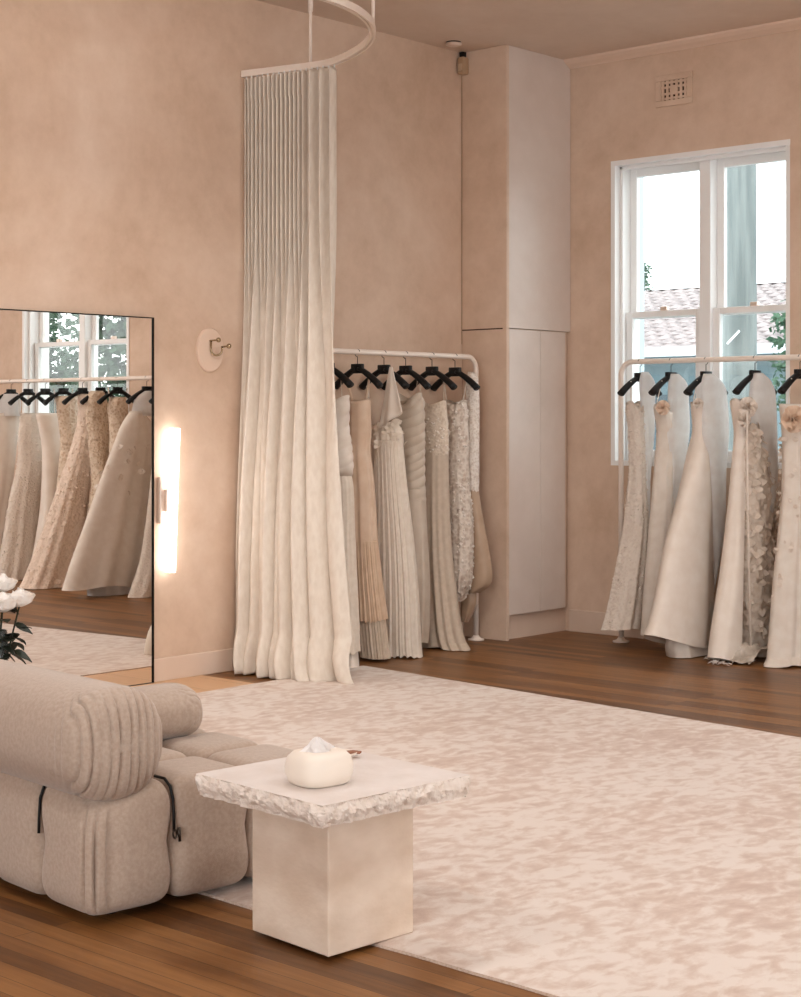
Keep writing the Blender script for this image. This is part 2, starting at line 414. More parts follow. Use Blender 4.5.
# LED tube light
lamp = empty('wall_light', (5.785, YL, .97))
mb = MB().box(-.028, .012, -.03, 0, -.125, .125, .004); mb.box(.0, .05, -.05, -.02, -.06, .06, .003); mb.build('bracket', M['lampwhite'], lamp)
tb = empty('x', (0,0,0)); bpy.data.objects.remove(tb)
mb = MB().tube([(.058, -.05, .385), (.026, -.05, -.385)], .028, 20); mb.build('light_tube', M['led'], lamp, True)
tag(lamp, 'vertical glowing white tube light on the wall beside the mirror', 'wall light')

# hook on a plaster rose
hk = empty('wall_hook', (6.129, YL, 1.786))
mb = MB().lathe([(.001, .0), (.104, 0), (.104, .012), (.098, .02), (.001, .022)], n=40, axis='y')
for i, vv in enumerate(mb.v): mb.v[i] = (vv[0]*.92, vv[1], vv[2]*1.18)
mb.build('plaster_rose', simple('rose_plaster', (222, 196, 176), None, rough=.7), hk, False)
mb = MB()
pts = [(-.012, -.03, .05), (-.012, -.03, .0)] + [(-.012+.03*(1-cos(a)), -.03-.012*(1-cos(a)), -.03*sin(a)-.0) for a in [pi*k/8 for k in range(1, 9)]] + [(.048, -.054, .018)]
mb.tube(pts, .006, 10); mb.tube([(-.012, -.022, .05), (-.012, -.085, .052)], .005, 8); mb.tube([(.048, -.05, .016), (.048, -.105, .02)], .005, 8)
mb.build('hook_bar', M['brass'], hk, True)
for p in ((-.012, -.092, .052), (.048, -.11, .02)):
    m2 = MB().lathe([(.001,-.014),(.008,-.012),(.0135,-.005),(.0135,.005),(.008,.012),(.001,.014)], p, 14); m2.build('ball_tip', M['brass'], hk, True)
tag(hk, 'double metal coat hook on a round plaster rose beside the curtain', 'hook')

# plaster wall vent
vt = empty('wall_vent', (XB, 5.76, 3.485))
mb = MB()
mb.box(-.014, 0, -.135, .135, -.10, -.062, .003); mb.box(-.014, 0, -.135, .135, .062, .10, .003); mb.box(-.014, 0, -.135, -.095, -.062, .062, .003); mb.box(-.014, 0, .095, .135, -.062, .062, .003)
mb.build('vent_frame', M['wall'], vt)
mb = MB().box(-.002, 0, -.095, .095, -.062, .062); mb.build('recess', M['dark'], vt)
mb = MB()
for y in (-.083, -.05, -.018, .018, .05, .083): mb.box(-.010, -.002, y-.0085, y+.0085, -.062, .062)
for z in (-.05, -.02, .02, .05): mb.box(-.009, -.002, -.095, .095, z-.007, z+.007)
mb.lathe([(.02, -.002), (.03, -.002), (.03, .012), (.02, .012)], n=16)
k = len(mb.v)-64
for i in range(k, len(mb.v)): x, y, z = mb.v[i]; mb.v[i] = (-z, x, y)
mb.build('fretwork', M['wall'], vt)
tag(vt, 'square plaster wall vent with fretwork high above the window', 'vent')

# motion sensor and ceiling detector
sn = empty('motion_sensor', (8.272, 6.905, 3.69))
mb = MB().box(-.03, .03, -.028, .028, -.06, .05, .008); mb.build('sensor_body', M['sensor'], sn)
mb = MB().box(-.0335, -.029, -.018, .018, -.04, .005, .002); mb.build('sensor_lens', simple('sensor_lens', (196, 168, 140), None, rough=.3), sn)
mb = MB().box(-.012, .02, -.01, .02, .05, .085); mb.build('mount', M['black'], sn)
mb = MB().tube([(.022, .028, -.06), (.024, .03, -1.8)], .0025, 6); mb.build('cable', M['sensor'], sn)
tag(sn, 'small beige motion sensor high in the corner beside the cupboard', 'sensor')
dt = empty('ceiling_detector', (8.03, 6.78, CEIL))
mb = MB().lathe([(.001, 0), (.047, 0), (.047, -.008), (.001, -.008)], n=24); mb.build('rim', M['black'], dt, True)
mb = MB().lathe([(.001, -.008), (.052, -.008), (.05, -.018), (.03, -.026), (.001, -.027)], n=24); mb.build('cover', M['lampwhite'], dt, True)
tag(dt, 'small round white detector on the ceiling near the corner', 'detector')

# ------------------------------------------------------------------ rug
def rug():
    A, B, C, D = Vector((3.285, 6.42)), Vector((6.885, 6.485)), Vector((6.36, 1.0)), Vector((3.235, 1.0))
    nu, nv = 60, 80; v = []; f = []
    for j in range(nv+1):
        for i in range(nu+1):
            p = (A*(1-i/nu)+B*(i/nu))*(1-j/nv) + (D*(1-i/nu)+C*(i/nu))*(j/nv)
            ed = 0 if (0 < i < nu and 0 < j < nv) else 1
            jx = .006*noise.noise((p.x*6, p.y*6, 3)) if ed else 0
            v.append((p.x+jx, p.y+jx, .0125-.004*ed + .0006*noise.noise((p.x*9, p.y*9, 0))))
    for j in range(nv):
        for i in range(nu):
            a = j*(nu+1)+i; f.append((a, a+nu+1, a+nu+2, a+1))
    o = mesh('rug', v, f, M['rug'])
    # skirt edge
    loop = [i for i in range(nu+1)] + [j*(nu+1)+nu for j in range(1, nv+1)] + [nv*(nu+1)+i for i in range(nu-1, -1, -1)] + [j*(nu+1) for j in range(nv-1, 0, -1)]
    sv = [v[i] for i in loop] + [(v[i][0], v[i][1], 0.0005) for i in loop]; n = len(loop)
    e = mesh('rug_edge', sv, [(i, (i+1) % n, n+(i+1) % n, n+i) for i in range(n)], M['rugedge'], o, False)
    tag(o, 'large pale blush mottled rug covering the timber floor', 'rug')
rug()

# ------------------------------------------------------------------ table with rough edged slab
def table():
    root = empty('side_table', (3.24, 3.165, .0125), radians(-4.5))
    mb = MB().box(-.153, .153, -.158, .158, 0, .375, .003); mb.build('pedestal', M['traver'], root)
    # slab
    hx = .262; n = 90; zt, zb = .4275, .368
    top = []; per = []
    for side in range(4):
        for i in range(n):
            t = -1+2*i/n
            p = [(t*hx, -hx), (hx, t*hx), (-t*hx, hx), (-hx, -t*hx)][side]
            nr = [(0, -1), (1, 0), (0, 1), (-1, 0)][side]
            per.append((p, nr))
    rows = 9; v = []; f = []; m = len(per)
    for r in range(rows+1):
        u = r/rows
        for (p, nr) in per:
            uu = min(u, .89); q = Vector((p[0]*44, p[1]*44, uu*2.6))
            a = noise.noise(q)*.009 + noise.noise(q*2.3)*.006 + noise.noise(q*.3)*.006
            prof = .010*sin(pi*min(1, uu*1.1)) - .006*uu*uu
            amp = 0.12 if r == 0 else 1
            off = prof + a*amp + (.001 if r == 0 else -.004)
            zz_ = zt-(zt-zb)*u + (noise.noise(q*.7+Vector((9, 0, 0)))*.010 if 0 < r else 0) - (0.001 if r == 0 else 0)
            zz_ = zb if r == rows else max(zz_, zb+.003)
            v.append((p[0]+nr[0]*off, p[1]+nr[1]*off, zz_))
    for r in range(rows):
        for i in range(m):
            f.append((r*m+i, (r+1)*m+i, (r+1)*m+(i+1)%m, r*m+(i+1)%m))
    f.append(tuple(range(rows*m+m-1, rows*m-1, -1)))
    edge = mesh('split_edge', v, f, M['rockedge'], None, False)
    tv = [v[i] for i in range(m)] + [(0, 0, zt)]
    tf = [(i, (i+1) % m, m) for i in range(m)]
    slab = mesh('tabletop', tv, tf, M['stone'], root, False)
    edge.parent = slab
    tag(root, 'square pale stone side table with a rough split edge slab top', 'table')
table()
ZT = .44

def tissue_box():
    root = empty('tissue_box', (3.135, 3.112, ZT), radians(-8))
    def sq(a, r, p=3.2):
        c_, s_ = cos(a), sin(a)
        return (math.copysign(abs(c_)**(2/p), c_)*r, math.copysign(abs(s_)**(2/p), s_)*r)
    prof = [(.001, 0), (.066, 0), (.076, .006), (.085, .028), (.086, .05), (.08, .072), (.066, .085), (.05, .088), (.034, .086), (.03, .08), (.03, .06), (.001, .06)]
    n = 64; v = []; f = []
    for r, z in prof:
        for k in range(n):
            x, y = sq(2*pi*k/n, r, 2.1 if r < .05 else 3.2); v.append((x*.98, y*.86, z))
    for i in range(len(prof)-1):
        for k in range(n): f.append((i*n+k, i*n+(k+1)%n, (i+1)*n+(k+1)%n, (i+1)*n+k))
    mesh('ceramic_cover', v, f, M['ceramic'], root)
    # pulled tissue
    v = []; f = []; nu, nv = 26, 14
    for j in range(nv+1):
        t = j/nv
        for i in range(nu+1):
            a = 2*pi*i/nu
            r = (.034*(1-t)**.65+.002)*(1+.4*sin(3*a+2*t)+.25*sin(5*a+5*t)+.3*noise.noise((a, t*4, 2.)))
            v.append((r*cos(a)-.008*t + .018*(1-t)*cos(a), r*sin(a)*.7+.0*t, .07+.053*t + .005*sin(5*a)*t*(1-t)*4))
    for j in range(nv):
        for i in range(nu): k = j*(nu+1)+i; f.append((k, k+1, k+nu+2, k+nu+1))
    mesh('tissue', v, f, M['paper'], root, False)
    tag(root, 'rounded cream ceramic tissue box with a tissue pulled up on the stone table', 'tissue box')
tissue_box()

def dish():
    root = empty('shallow_dish', (3.395, 3.315, ZT), radians(-40))
    mb = MB().lathe([(.001, .0), (.03, 0), (.05, .007), (.056, .012), (.054, .013), (.03, .006), (.001, .005)], n=32)
    mb.v = [(x*1.25, y*1.0, z*1.2) for x, y, z in mb.v]
    mb.build('dish', M['ceramic'], root, True)
    v = [(.04, -.012, .012), (.075, -.012, .011), (.082, .004, .012), (.06, .018, .013), (.04, .012, .013)]
    v2 = [(x, y, z+.004) for x, y, z in v]
    mesh('tip', v+v2, [(4,3,2,1,0), (5,6,7,8,9)] + [(i, (i+1)%5, 5+(i+1)%5, 5+i) for i in range(5)], M['brown'], root, False)
    tag(root, 'small flat pale dish with a brown tip behind the tissue box', 'dish')
dish()

# ------------------------------------------------------------------ sofa module
def sgnp(v, e): return math.copysign(abs(v)**e, v)
def puff(cx, cy, cz, hx, hy, hz, e1=.42, e2=.38, nu=72, nv=40, disp=None):
    v = []; f = []
    for j in range(nv+1):
        t = -pi/2 + pi*j/nv
        for i in range(nu):
            a = 2*pi*i/nu
            ct = sgnp(cos(t), e1); 
            x = ct*sgnp(cos(a), e2); y = ct*sgnp(sin(a), e2); z = sgnp(sin(t), e1)
            p = Vector((x*hx, y*hy, z*hz))
            if disp: p = disp(p, x, y, z, a, t)
            v.append((p.x+cx, p.y+cy, p.z+cz))
    for j in range(nv):
        for i in range(nu): f.append((j*nu+i, j*nu+(i+1)%nu, (j+1)*nu+(i+1)%nu, (j+1)*nu+i))
    return v, f

def roll(axis, c, length, ra, rz, npl, mat, parent, name, ends=(True, True), nu=260, nl=90, amp=.014, pitch=.030, fold_dir=-1):
    """stuffed bolster with gathered ends; axis 'x' or 'y'"""
    v = []; f = []; prof = []
    capl = ra*.55
    half = []; L2 = length/2
    for j in range(41):
        th = pi/2*(1-j/40); k = sin(th)**.8; half.append((-L2+capl*(1-k), max(cos(th)**.8, .012), k, capl*(1-k)))
    for j in range(1, 25):
        d_ = capl+(L2-capl)*(j/24)**1.5; half.append((-L2+d_, 1., 0., d_))
    prof = half + [(-p_, r_, k_, d_) for p_, r_, k_, d_ in half[-2::-1]]
    nl = len(prof)-1
    for pos, r, k, dist in prof:
        for i in range(nu):
            a = 2*pi*i/nu
            g = max(0., 1-dist/(ra*1.25))
            hc = cos(a) if axis == 'y' else -cos(a)
            sc = hc*ra*r*fold_dir - max(0., dist-capl)*.8*(1 if hc*fold_dir < 0 else -1) 
            sc += .006*noise.noise((sc*30, 0., 2.)) + .012*sc/ra*(sin(a)*r)**2
            wv = -max(0., 1-abs(((sc/pitch)%1.)-.5)*3.6)**1.3*(.6+.5*noise.noise((round(sc/pitch-.5)*3.3, 1., 7.)))
            env = min(1., g*1.8) * (1-min(1, abs(sin(a)*r))**5)
            rr = 1 + amp/ra*wv*env*1.6*min(1, r*1.5); ax_ = math.copysign(1, -pos)*amp*1.5*(-wv)*env*k**1.5
            ca, sa = sgnp(cos(a), .88), sgnp(sin(a), .88)
            h_ = ca*ra*r*rr; z_ = sa*rz*r*rr
            z_ *= 1-.04*max(0, -sa)
            if axis == 'y': v.append((c[0]+h_, c[1]+pos+ax_, c[2]+z_))
            else: v.append((c[0]+pos+ax_, c[1]-h_, c[2]+z_))
    for j in range(nl):
        for i in range(nu): f.append((j*nu+i, j*nu+(i+1)%nu, (j+1)*nu+(i+1)%nu, (j+1)*nu+i))
    f.append(tuple(range(nu-1, -1, -1))); m = nl*nu; f.append(tuple(range(m, m+nu)))
    return mesh(name, v, f, mat, parent)

def sofa():
    root = empty('sofa_module', (2.82, 3.68, 0), radians(-5.5))
    bx = .278; hz = .180; cz = .022+hz
    for iy in range(3):
        for ix in range(3):
            corner = (ix == 0 and iy == 0)
            def disp(p, x, y, z, a, t, corner=corner, ix=ix, iy=iy):
                # waist pinch at mid height on the outer faces next to the seams
                q = p.copy()
                if z > .2: q.z -= .012*max(0, (abs(x)**4+abs(y)**4)-.6)
                out_ = corner and x < -.55 and y < -.55
                gz = math.exp(-(z/.38)**2)
                if not out_: q.y *= 1 - .13*abs(x)**6*gz; q.x *= 1 - .13*abs(y)**6*gz
                if corner and z > -.2:
                    dd = max(0., (-x-y)/2); q.z -= .085*dd**1.6*min(1., (z+.2)/.8)
                if corner:
                    d = a-(pi+pi/4)
                    g = (1 if d < 0 else .0)*math.exp(-((x-y-.05)/.75)**2)*(1-abs(z)**4) + (1 if d >= 0 else 0)*math.exp(-((x-y-.05)/.75)**2)*(1-abs(z)**4)
                    if abs(d) < 1.0: q -= Vector((cos(a), sin(a), 0))*(.022*g*max(0., 1-abs(((x-y)*2.9+.25)%1.-.5)*4.2))
                return q
            v, f = puff(bx*(ix+.5), bx*(iy+.5), cz, bx*.517, bx*.517, hz, .36, .24, 144 if corner else 72, 48 if corner else 36, disp)
            mesh('base_cushion', v, f, M['sofa'], root)
    roll('y', (.10, .43, .494), .92, .158, .163, 46, M['sofa'], root, 'back_bolster')
    roll('x', (.415, .585, .452), .66, .125, .088, 34, M['sofa'], root, 'arm_bolster', nu=200, amp=.006, pitch=.022)
    # black cords lying in the seams
    def seam(pts, r=.0045):
        mb = MB().tube(pts, r, 8); return mb.build('seam_cord', M['cord'], root, True)
    x = bx
    seam([(x, .10, .372), (x, .05, .372), (x, .022, .355), (x, .008, .32), (x, .004, .28), (x, .003, .23)])
    seam([(.10, x, .372), (.05, x, .372), (.022, x, .355), (.008, x, .32), (.004, x, .26), (.003, x, .22)])
    mb = MB().tube([(x+.006*cos(k*pi/6), -.002, .222+.012*sin(k*pi/6)) for k in range(13)], .003, 6)
    mb.tube([(x+.012, -.004, .24), (x+.014, -.006, .20)], .0045, 6); mb.build('seam_clip', M['steel'], root, True)
    for fx, fy in ((.14, .14), (.14, .70), (.70, .14), (.70, .70)):
        z0 = .013 if fx > .4 else 0.0
        mb = MB().lathe([(.001, z0), (.035, z0), (.035, .06), (.001, .06)], (fx, fy, 0), 16); mb.build('foot', M['black'], root, True)
    tag(root, 'low puffy beige wool sofa with a gathered bolster back and tufted seat', 'sofa')
sofa()

# ------------------------------------------------------------------ roses
def roses():
    st = empty('low_stool', (3.70, 5.42, .0125))
    mb = MB().lathe([(.001, .315), (.19, .315), (.195, .32), (.195, .338), (.19, .343), (.001, .343)], n=36); mb.build('seat', M['traver'], st, True)
    mb = MB().lathe([(.001, 0), (.11, 0), (.09, .16), (.11, .315), (.001, .315)], n=28); mb.build('pedestal', M['traver'], st, True)
    tag(st, 'low round stone stool behind the sofa carrying the vase', 'stool')
    vz = .3555
    vs = empty('flower_vase', (3.70, 5.42, vz))
    mb = MB().lathe([(.001, 0), (.05, 0), (.056, .01), (.052, .12), (.048, .24), (.045, .24), (.048, .12), (.05, .015), (.001, .012)], n=28); mb.build('glass_body', M['vase'], vs, True)
    tag(vs, 'clear glass vase of rose stems at the left edge behind the sofa', 'vase')
    # positions relative to the vase: right vector of view = (.669,-.743)
    R = Vector((.669, -.743, 0)); Fv = Vector((.743, .669, 0))
    heads = [(.096, .0, .365, .046, 'right hand white rose with open petals in the vase'), (.040, -.04, .352, .050, 'front lower white rose head in the middle of the vase'), (.022, .05, .415, .042, 'rear small white rose standing highest in the vase'), (-.06, .02, .40, .048, 'white rose leaning left out of the vase')]
    for i, (r_, d_, z_, s_, lab) in enumerate(heads):
        c = R*r_ + Fv*d_
        root = empty('rose', (3.70+c.x, 5.42+c.y, vz+z_))
        # petals
        v = []; f = []
        rng = random.Random(i+3)
        for ring in range(5):
            npet = 3+ring; Rk = s_*(.30+.17*ring); ck = 1.3-.5*ring
            for k in range(npet):
                a0 = 2*pi*(k+.5*ring)/npet + rng.uniform(-.2, .2); wd = pi/npet*1.45
                b = len(v); nu_, nv_ = 8, 8; tip = rng.uniform(.9, 1.05)
                for jj in range(nv_+1):
                    t = jj/nv_
                    for ii in range(nu_+1):
                        u = -1+2*ii/nu_
                        a = a0+u*wd*(.35+.65*sin(pi*.5*min(1, t*1.6)))
                        rr = Rk*(.15+.85*sin(pi*.5*min(1, t/.5)))*(1-ck*max(0, t-.55)*.8) + .004*u*u
                        zz_ = s_*(-.75+(1.62-.13*ring)*t*tip - .16*u*u*t*t)
                        v.append((rr*cos(a), rr*sin(a), zz_))
                for jj in range(nv_):
                    for ii in range(nu_):
                        q = b+jj*(nu_+1)+ii; f.append((q, q+1, q+nu_+2, q+nu_+1))
        mesh('petals', v, f, M['petal'], root)
        mb = MB().tube([(0, 0, -s_*.6), (-c.x*.35, -c.y*.35, -z_*.45), (-c.x*.8, -c.y*.8, -z_+.03)], .0035, 8)
        mb.build('stem', M['leaf'], root, True)
        # leaves
        v = []; f = []
        for k in range(14):
            t = rng.uniform(.12, .6); a = rng.uniform(0, 2*pi)
            p = Vector((-c.x*t*.8, -c.y*t*.8, -z_*t-.02))
            d = Vector((cos(a), sin(a), rng.uniform(-.5, .3))).normalized(); sd = d.cross(Vector((0, 0, 1))).normalized()
            if i == 0 and k < 2: d = (R*1.0 + Vector((0, 0, -.35+.1*k))).normalized(); p.z = -.20+.1*k; sd = Vector((0, 0, 1)).cross(d)*.6 + Vector((0, 0, .5))
            ln = rng.uniform(.05, .075); b = len(v)
            for q in range(6):
                u = q/5; ww = .023*sin(pi*u**.8)+.001
                m_ = p+d*(.012+ln*u)-Vector((0, 0, .02*u*u))
                v += [m_+sd*ww+Vector((0, 0, .004)), m_, m_-sd*ww+Vector((0, 0, .004))]
            for q in range(5):
                for w_ in range(2): z0 = b+q*3+w_; f.append((z0, z0+1, z0+4, z0+3))
        mesh('leaves', v, f, M['leaf'], root)
        tag(root, lab, 'flower', 'white roses in the vase')
roses()

# ------------------------------------------------------------------ curtain rail and curtain
ZR = 3.345
def rail():
    root = empty('curtain_rail', (6.44, 6.35, ZR)); o = Vector((6.44, 6.35, ZR))
    key = [(6.38, 6.94), (6.435, 6.70), (6.48, 6.50), (6.49, 6.36), (6.43, 6.17), (6.32, 5.95), (6.185, 5.765), (6.04, 5.63), (5.90, 5.53), (5.72, 5.445), (5.52, 5.395), (5.25, 5.375)]
    key = key + [(10.5-x, y) for x, y in key[-2::-1]]
    pts = []
    for k in range(len(key)-1):
        p0, p1, p2, p3 = key[max(k-1, 0)], key[k], key[k+1], key[min(k+2, len(key)-1)]
        for q in range(5):
            u = q/5
            pts.append(tuple(.5*(2*p1[c]+(p2[c]-p0[c])*u+(2*p0[c]-5*p1[c]+4*p2[c]-p3[c])*u*u+(3*p1[c]-p0[c]-3*p2[c]+p3[c])*u**3) for c in (0, 1)))
    pts.append(key[-1])
    P = [Vector((x, y, ZR)) for x, y in pts]
    v = []; f = []; n = len(P); sec = [(-.016, -.018), (-.005, -.018), (-.005, -.008), (.005, -.008), (.005, -.018), (.016, -.018), (.016, .018), (-.016, .018)]; ns = len(sec)
    for i, p in enumerate(P):
        t = (P[min(i+1, n-1)]-P[max(i-1, 0)]).normalized(); s_ = Vector((t.y, -t.x, 0))
        for a, b in sec: v.append(p+s_*a+Vector((0, 0, b))-o)
    for i in range(n-1):
        for k in range(ns): f.append((i*ns+k, i*ns+(k+1)%ns, (i+1)*ns+(k+1)%ns, (i+1)*ns+k))
    f.append(tuple(range(ns))); f.append(tuple(range((n-1)*ns, n*ns)))
    mesh('track', v, f, M['rack'], root, False)
    for (x, y) in ((6.48, 6.50), (6.12, 5.695)):
        mb = MB().tube([(x-o.x, y-o.y, .015), (x-o.x, y-o.y, CEIL-ZR)], .009, 12)
        mb.tube([(x-o.x, y-o.y, .30), (x-o.x, y-o.y, CEIL-ZR)], .014, 12)
        mb.build('drop_rod', M['rack'], root, True)
    tag(root, 'curved white curtain rail hung from the ceiling on thin rods', 'curtain rail')
rail()

def curtain():
    root = empty('curtain', (6.44, 6.6, 0)); o = Vector((6.44, 6.6, 0))
    nu, nv = 900, 150; v = []; f = []
    ztop = ZR-.035
    # pleat phase along the sheet: tight pleats near the wall, a few broad ones at the free edge
    npl_tight = 15; 
    def phase(u):
        if u < .70: return 2*pi*npl_tight*(u/.70)
        return 2*pi*npl_tight + 2*pi*2.75*((u-.70)/.30)
    for j in range(nv+1):
        t = j/nv; z = ztop*(1-t)
        fl_ = t**3.2
        for i in range(nu+1):
            u = i/nu
            # plan line at the top (along -y from the wall) and at the foot (wider, towards the room)
            ytop = 6.925 - .625*u
            ybot = 6.965 - .85*u
            y = ytop*(1-fl_)+ybot*fl_
            y = min(y, 6.925)
            x = 6.375+.095*u*(1-.3*fl_)
            x += fl_*(-.06*sin(pi*min(1, u*1.05)) + .03*max(0, u-.72))
            ph = phase(u)
            # merge folds lower down: slower folds gradually dominate
            s1 = sin(ph); w2 = ph*.66 + 1.0*sin(u*9)+.8*noise.noise((u*6, t*.8, 11.))+.4; s2 = (sin(w2)+.3*sin(2*w2+.7+3*u))*(.8+.5*noise.noise((u*10, t*.7, 3.)))
            k = min(1, max(0, (t-.22)/.6)); k = k*k*(3-2*k)
            amp1 = .032*(1-.6*k) + (.012 if u > .70 else 0)*(1-k); amp2 = .105*k
            wob = noise.noise((u*9, t*2.2, 4.))*.02*t
            x += (amp1*s1 + amp2*s2 + k*(.012*sin(w2*2.3+2+3*u)+.008*sin(ph*1.0+t)))*min(1., .2+u*7) + wob*.4
            y += (.010*cos(ph)*(1-k) - .040*k*cos(w2+.5)) * (1 if y < 6.9 else 0)
            # puddle at the floor
            if t > .93:
                q = min(1., (t-.93)/.07)
                A_ = .5+.9*noise.noise((u*8, 1.7, 0.)); B_ = noise.noise((u*15, q*2.2, 5.))
                x -= (.045*max(.15, A_)*sin(pi*.9*q)+.03*q)*min(1., .15+u*6); y -= .05*q*noise.noise((u*8, 7.7, 2.)) + .03*q*q*u
                z = .235*(1-q)**1.15 + .006 + q*(1-q)*(.26*max(0, B_)) + .035*q**3*max(0, noise.noise((u*20, 3., 1.)))
            y = min(y, 6.915)
            if t < .035:   # stiffer heading tape
                pass
            v.append((x-o.x, y-o.y, max(z, .004)))
    for j in range(nv):
        for i in range(nu): a = j*(nu+1)+i; f.append((a, a+1, a+nu+2, a+nu+1))
    ob = mesh('curtain_panel', v, f, M['curtain'], root)
    sm = ob.modifiers.new('thick', 'SOLIDIFY'); sm.thickness = .003
    # heading band following the top of the panel
    hv = []; hf = []
    for j in range(4):
        for i in range(nu+1):
            x, y, z = v[(j*2)*(nu+1)+i]; hv.append((x-.004, y, z))
    for j in range(3):
        for i in range(int(nu*.70)): a = j*(nu+1)+i; hf.append((a, a+1, a+nu+2, a+nu+1))
    mesh('heading_band', hv, hf, M['curtain'], root)
    for i in range(17):
        u = (i+.5)/17; y = 6.925-.62*u-o.y; x = 6.375+.115*u-o.x
        MB().box(x-.003, x+.003, y-.003, y+.003, ztop-.03, ztop+.02).build('glider', M['white'], root)
    tag(root, 'floor length pleated cream linen curtain gathered at the wall', 'curtain')
curtain()

# ------------------------------------------------------------------ clothes racks
RX, RY = 8.748, 6.745
def rack(name, path, feet, z, lab):
    base = Vector((feet[0][0], feet[0][1], 0)); root = empty(name, base)
    (x0, y0), (x1, y1) = path; r = .085
    a = Vector((x0, y0, 0)); b = Vector((x1, y1, 0)); d = (b-a).normalized()
    pts = [a+Vector((0, 0, .01)), a+Vector((0, 0, z-r))]
    pts += [a+d*(r*(1-cos(q)))+Vector((0, 0, z-r+r*sin(q))) for q in [pi/2*k/8 for k in range(1, 9)]]
    pts += [b-d*(r*(1-cos(q)))+Vector((0, 0, z-r+r*sin(q))) for q in [pi/2*k/8 for k in range(8, 0, -1)]]
    pts += [b+Vector((0, 0, z-r)), b+Vector((0, 0, .01))]
    MB().tube([p-base for p in pts], .0165, 14).build('rail_frame', M['rack'], root, True)
    for q in (a, b):
        MB().lathe([(.001, 0), (.052, 0), (.052, .008), (.03, .014), (.018, .03), (.001, .03)], q-base, 24).build('base_plate', M['rack'], root, True)
    tag(root, lab, 'clothes rack', 'white clothes racks')
ZR1 = 1.80; ZR2 = 1.765; ZR3 = 1.745
rack('clothes_rack', ((8.21, RY), (6.62, RY)), ((8.21, RY), (6.62, RY)), ZR1, 'white tube clothes rack along the left wall behind the curtain')
rack('clothes_rack', ((RX, 6.005), (RX, 4.35)), ((RX, 6.005), (RX, 4.35)), ZR2, 'white tube clothes rack under the back window')
rack('clothes_rack', ((RX, 3.75), (RX, .45)), ((RX, 3.75), (RX, .45)), ZR3, 'white tube clothes rack seen in the mirror')

# ------------------------------------------------------------------ hangers
def hanger_mesh():
    arms = MB(); n = 9
    for s in (-1, 1):
        pts = [Vector((s*(.01+.17*k/n), 0, -.022-.095*(k/n)**1.2-.01*(k/n)**3)) for k in range(n+1)]
        arms.tube(pts, [.020+.007*(k/n) for k in range(n+1)], 12, flat=.75)
    blk = MB()
    blk.box(-.043, .043, -.015, .015, -.05, .006, .004)
    hook = MB(); zt = .062
    pts = [(0, 0, 0), (0, 0, .045)] + [(.0205*sin(a)*1.0, 0, .0695-.0215*cos(a)) for a in [pi*(k/14)*1.35 for k in range(0, 15)]]
    hook.tube(pts, .0024, 8)
    return arms, blk, hook
HA, HB, HH = hanger_mesh()
_hm = {}
def hanger(loc, axis, railz, lab, group, rz=0):
    """loc: point on the rail axis"""
    z = railz-.076   # hook crown rests on top of the rail
    root = empty('clothes_hanger', (loc[0], loc[1], z), (0 if axis == 'x' else pi/2)+rz)
    for nm, mbx, mt in (('arms', HA, 'black'), ('shoulder_block', HB, 'black'), ('hook', HH, 'steel')):
        if nm in _hm:
            o = _hm[nm].copy(); COL.objects.link(o); o.parent = root
        else:
            o = mbx.build(nm, M[mt], root, True); _hm[nm] = o
    tag(root, lab, 'clothes hanger', group)
    return root, z

# ------------------------------------------------------------------ gowns
def interp(rows, z):
    rows = sorted(rows, key=lambda r: -r[0])
    if z >= rows[0][0]: return rows[0][1:]
    if z <= rows[-1][0]: return rows[-1][1:]
    for k in range(len(rows)-1):
        if rows[k][0] >= z >= rows[k+1][0]:
            z1, z2 = rows[k][0], rows[k+1][0]; u = (z1-z)/(z1-z2+1e-9)
            p0 = rows[max(k-1, 0)]; p1 = rows[k]; p2 = rows[k+1]; p3 = rows[min(k+2, len(rows)-1)]
            res = []
            for c in range(1, len(p1)):
                d1 = (p2[c]-p0[c])/max(1e-4, abs(p0[0]-p2[0]))*(z1-z2) if k > 0 else (p2[c]-p1[c])
                d2 = (p3[c]-p1[c])/max(1e-4, abs(p1[0]-p3[0]))*(z1-z2) if k+2 < len(rows) else (p2[c]-p1[c])
                lim = 3*abs(p2[c]-p1[c])+1e-6
                d1 = max(-lim, min(lim, d1)); d2 = max(-lim, min(lim, d2))
                h00 = 2*u**3-3*u*u+1; h10 = u**3-2*u*u+u; h01 = -2*u**3+3*u*u; h11 = u**3-u*u
                res.append(h00*p1[c]+h10*d1+h01*p2[c]+h11*d2)
            return tuple(res)

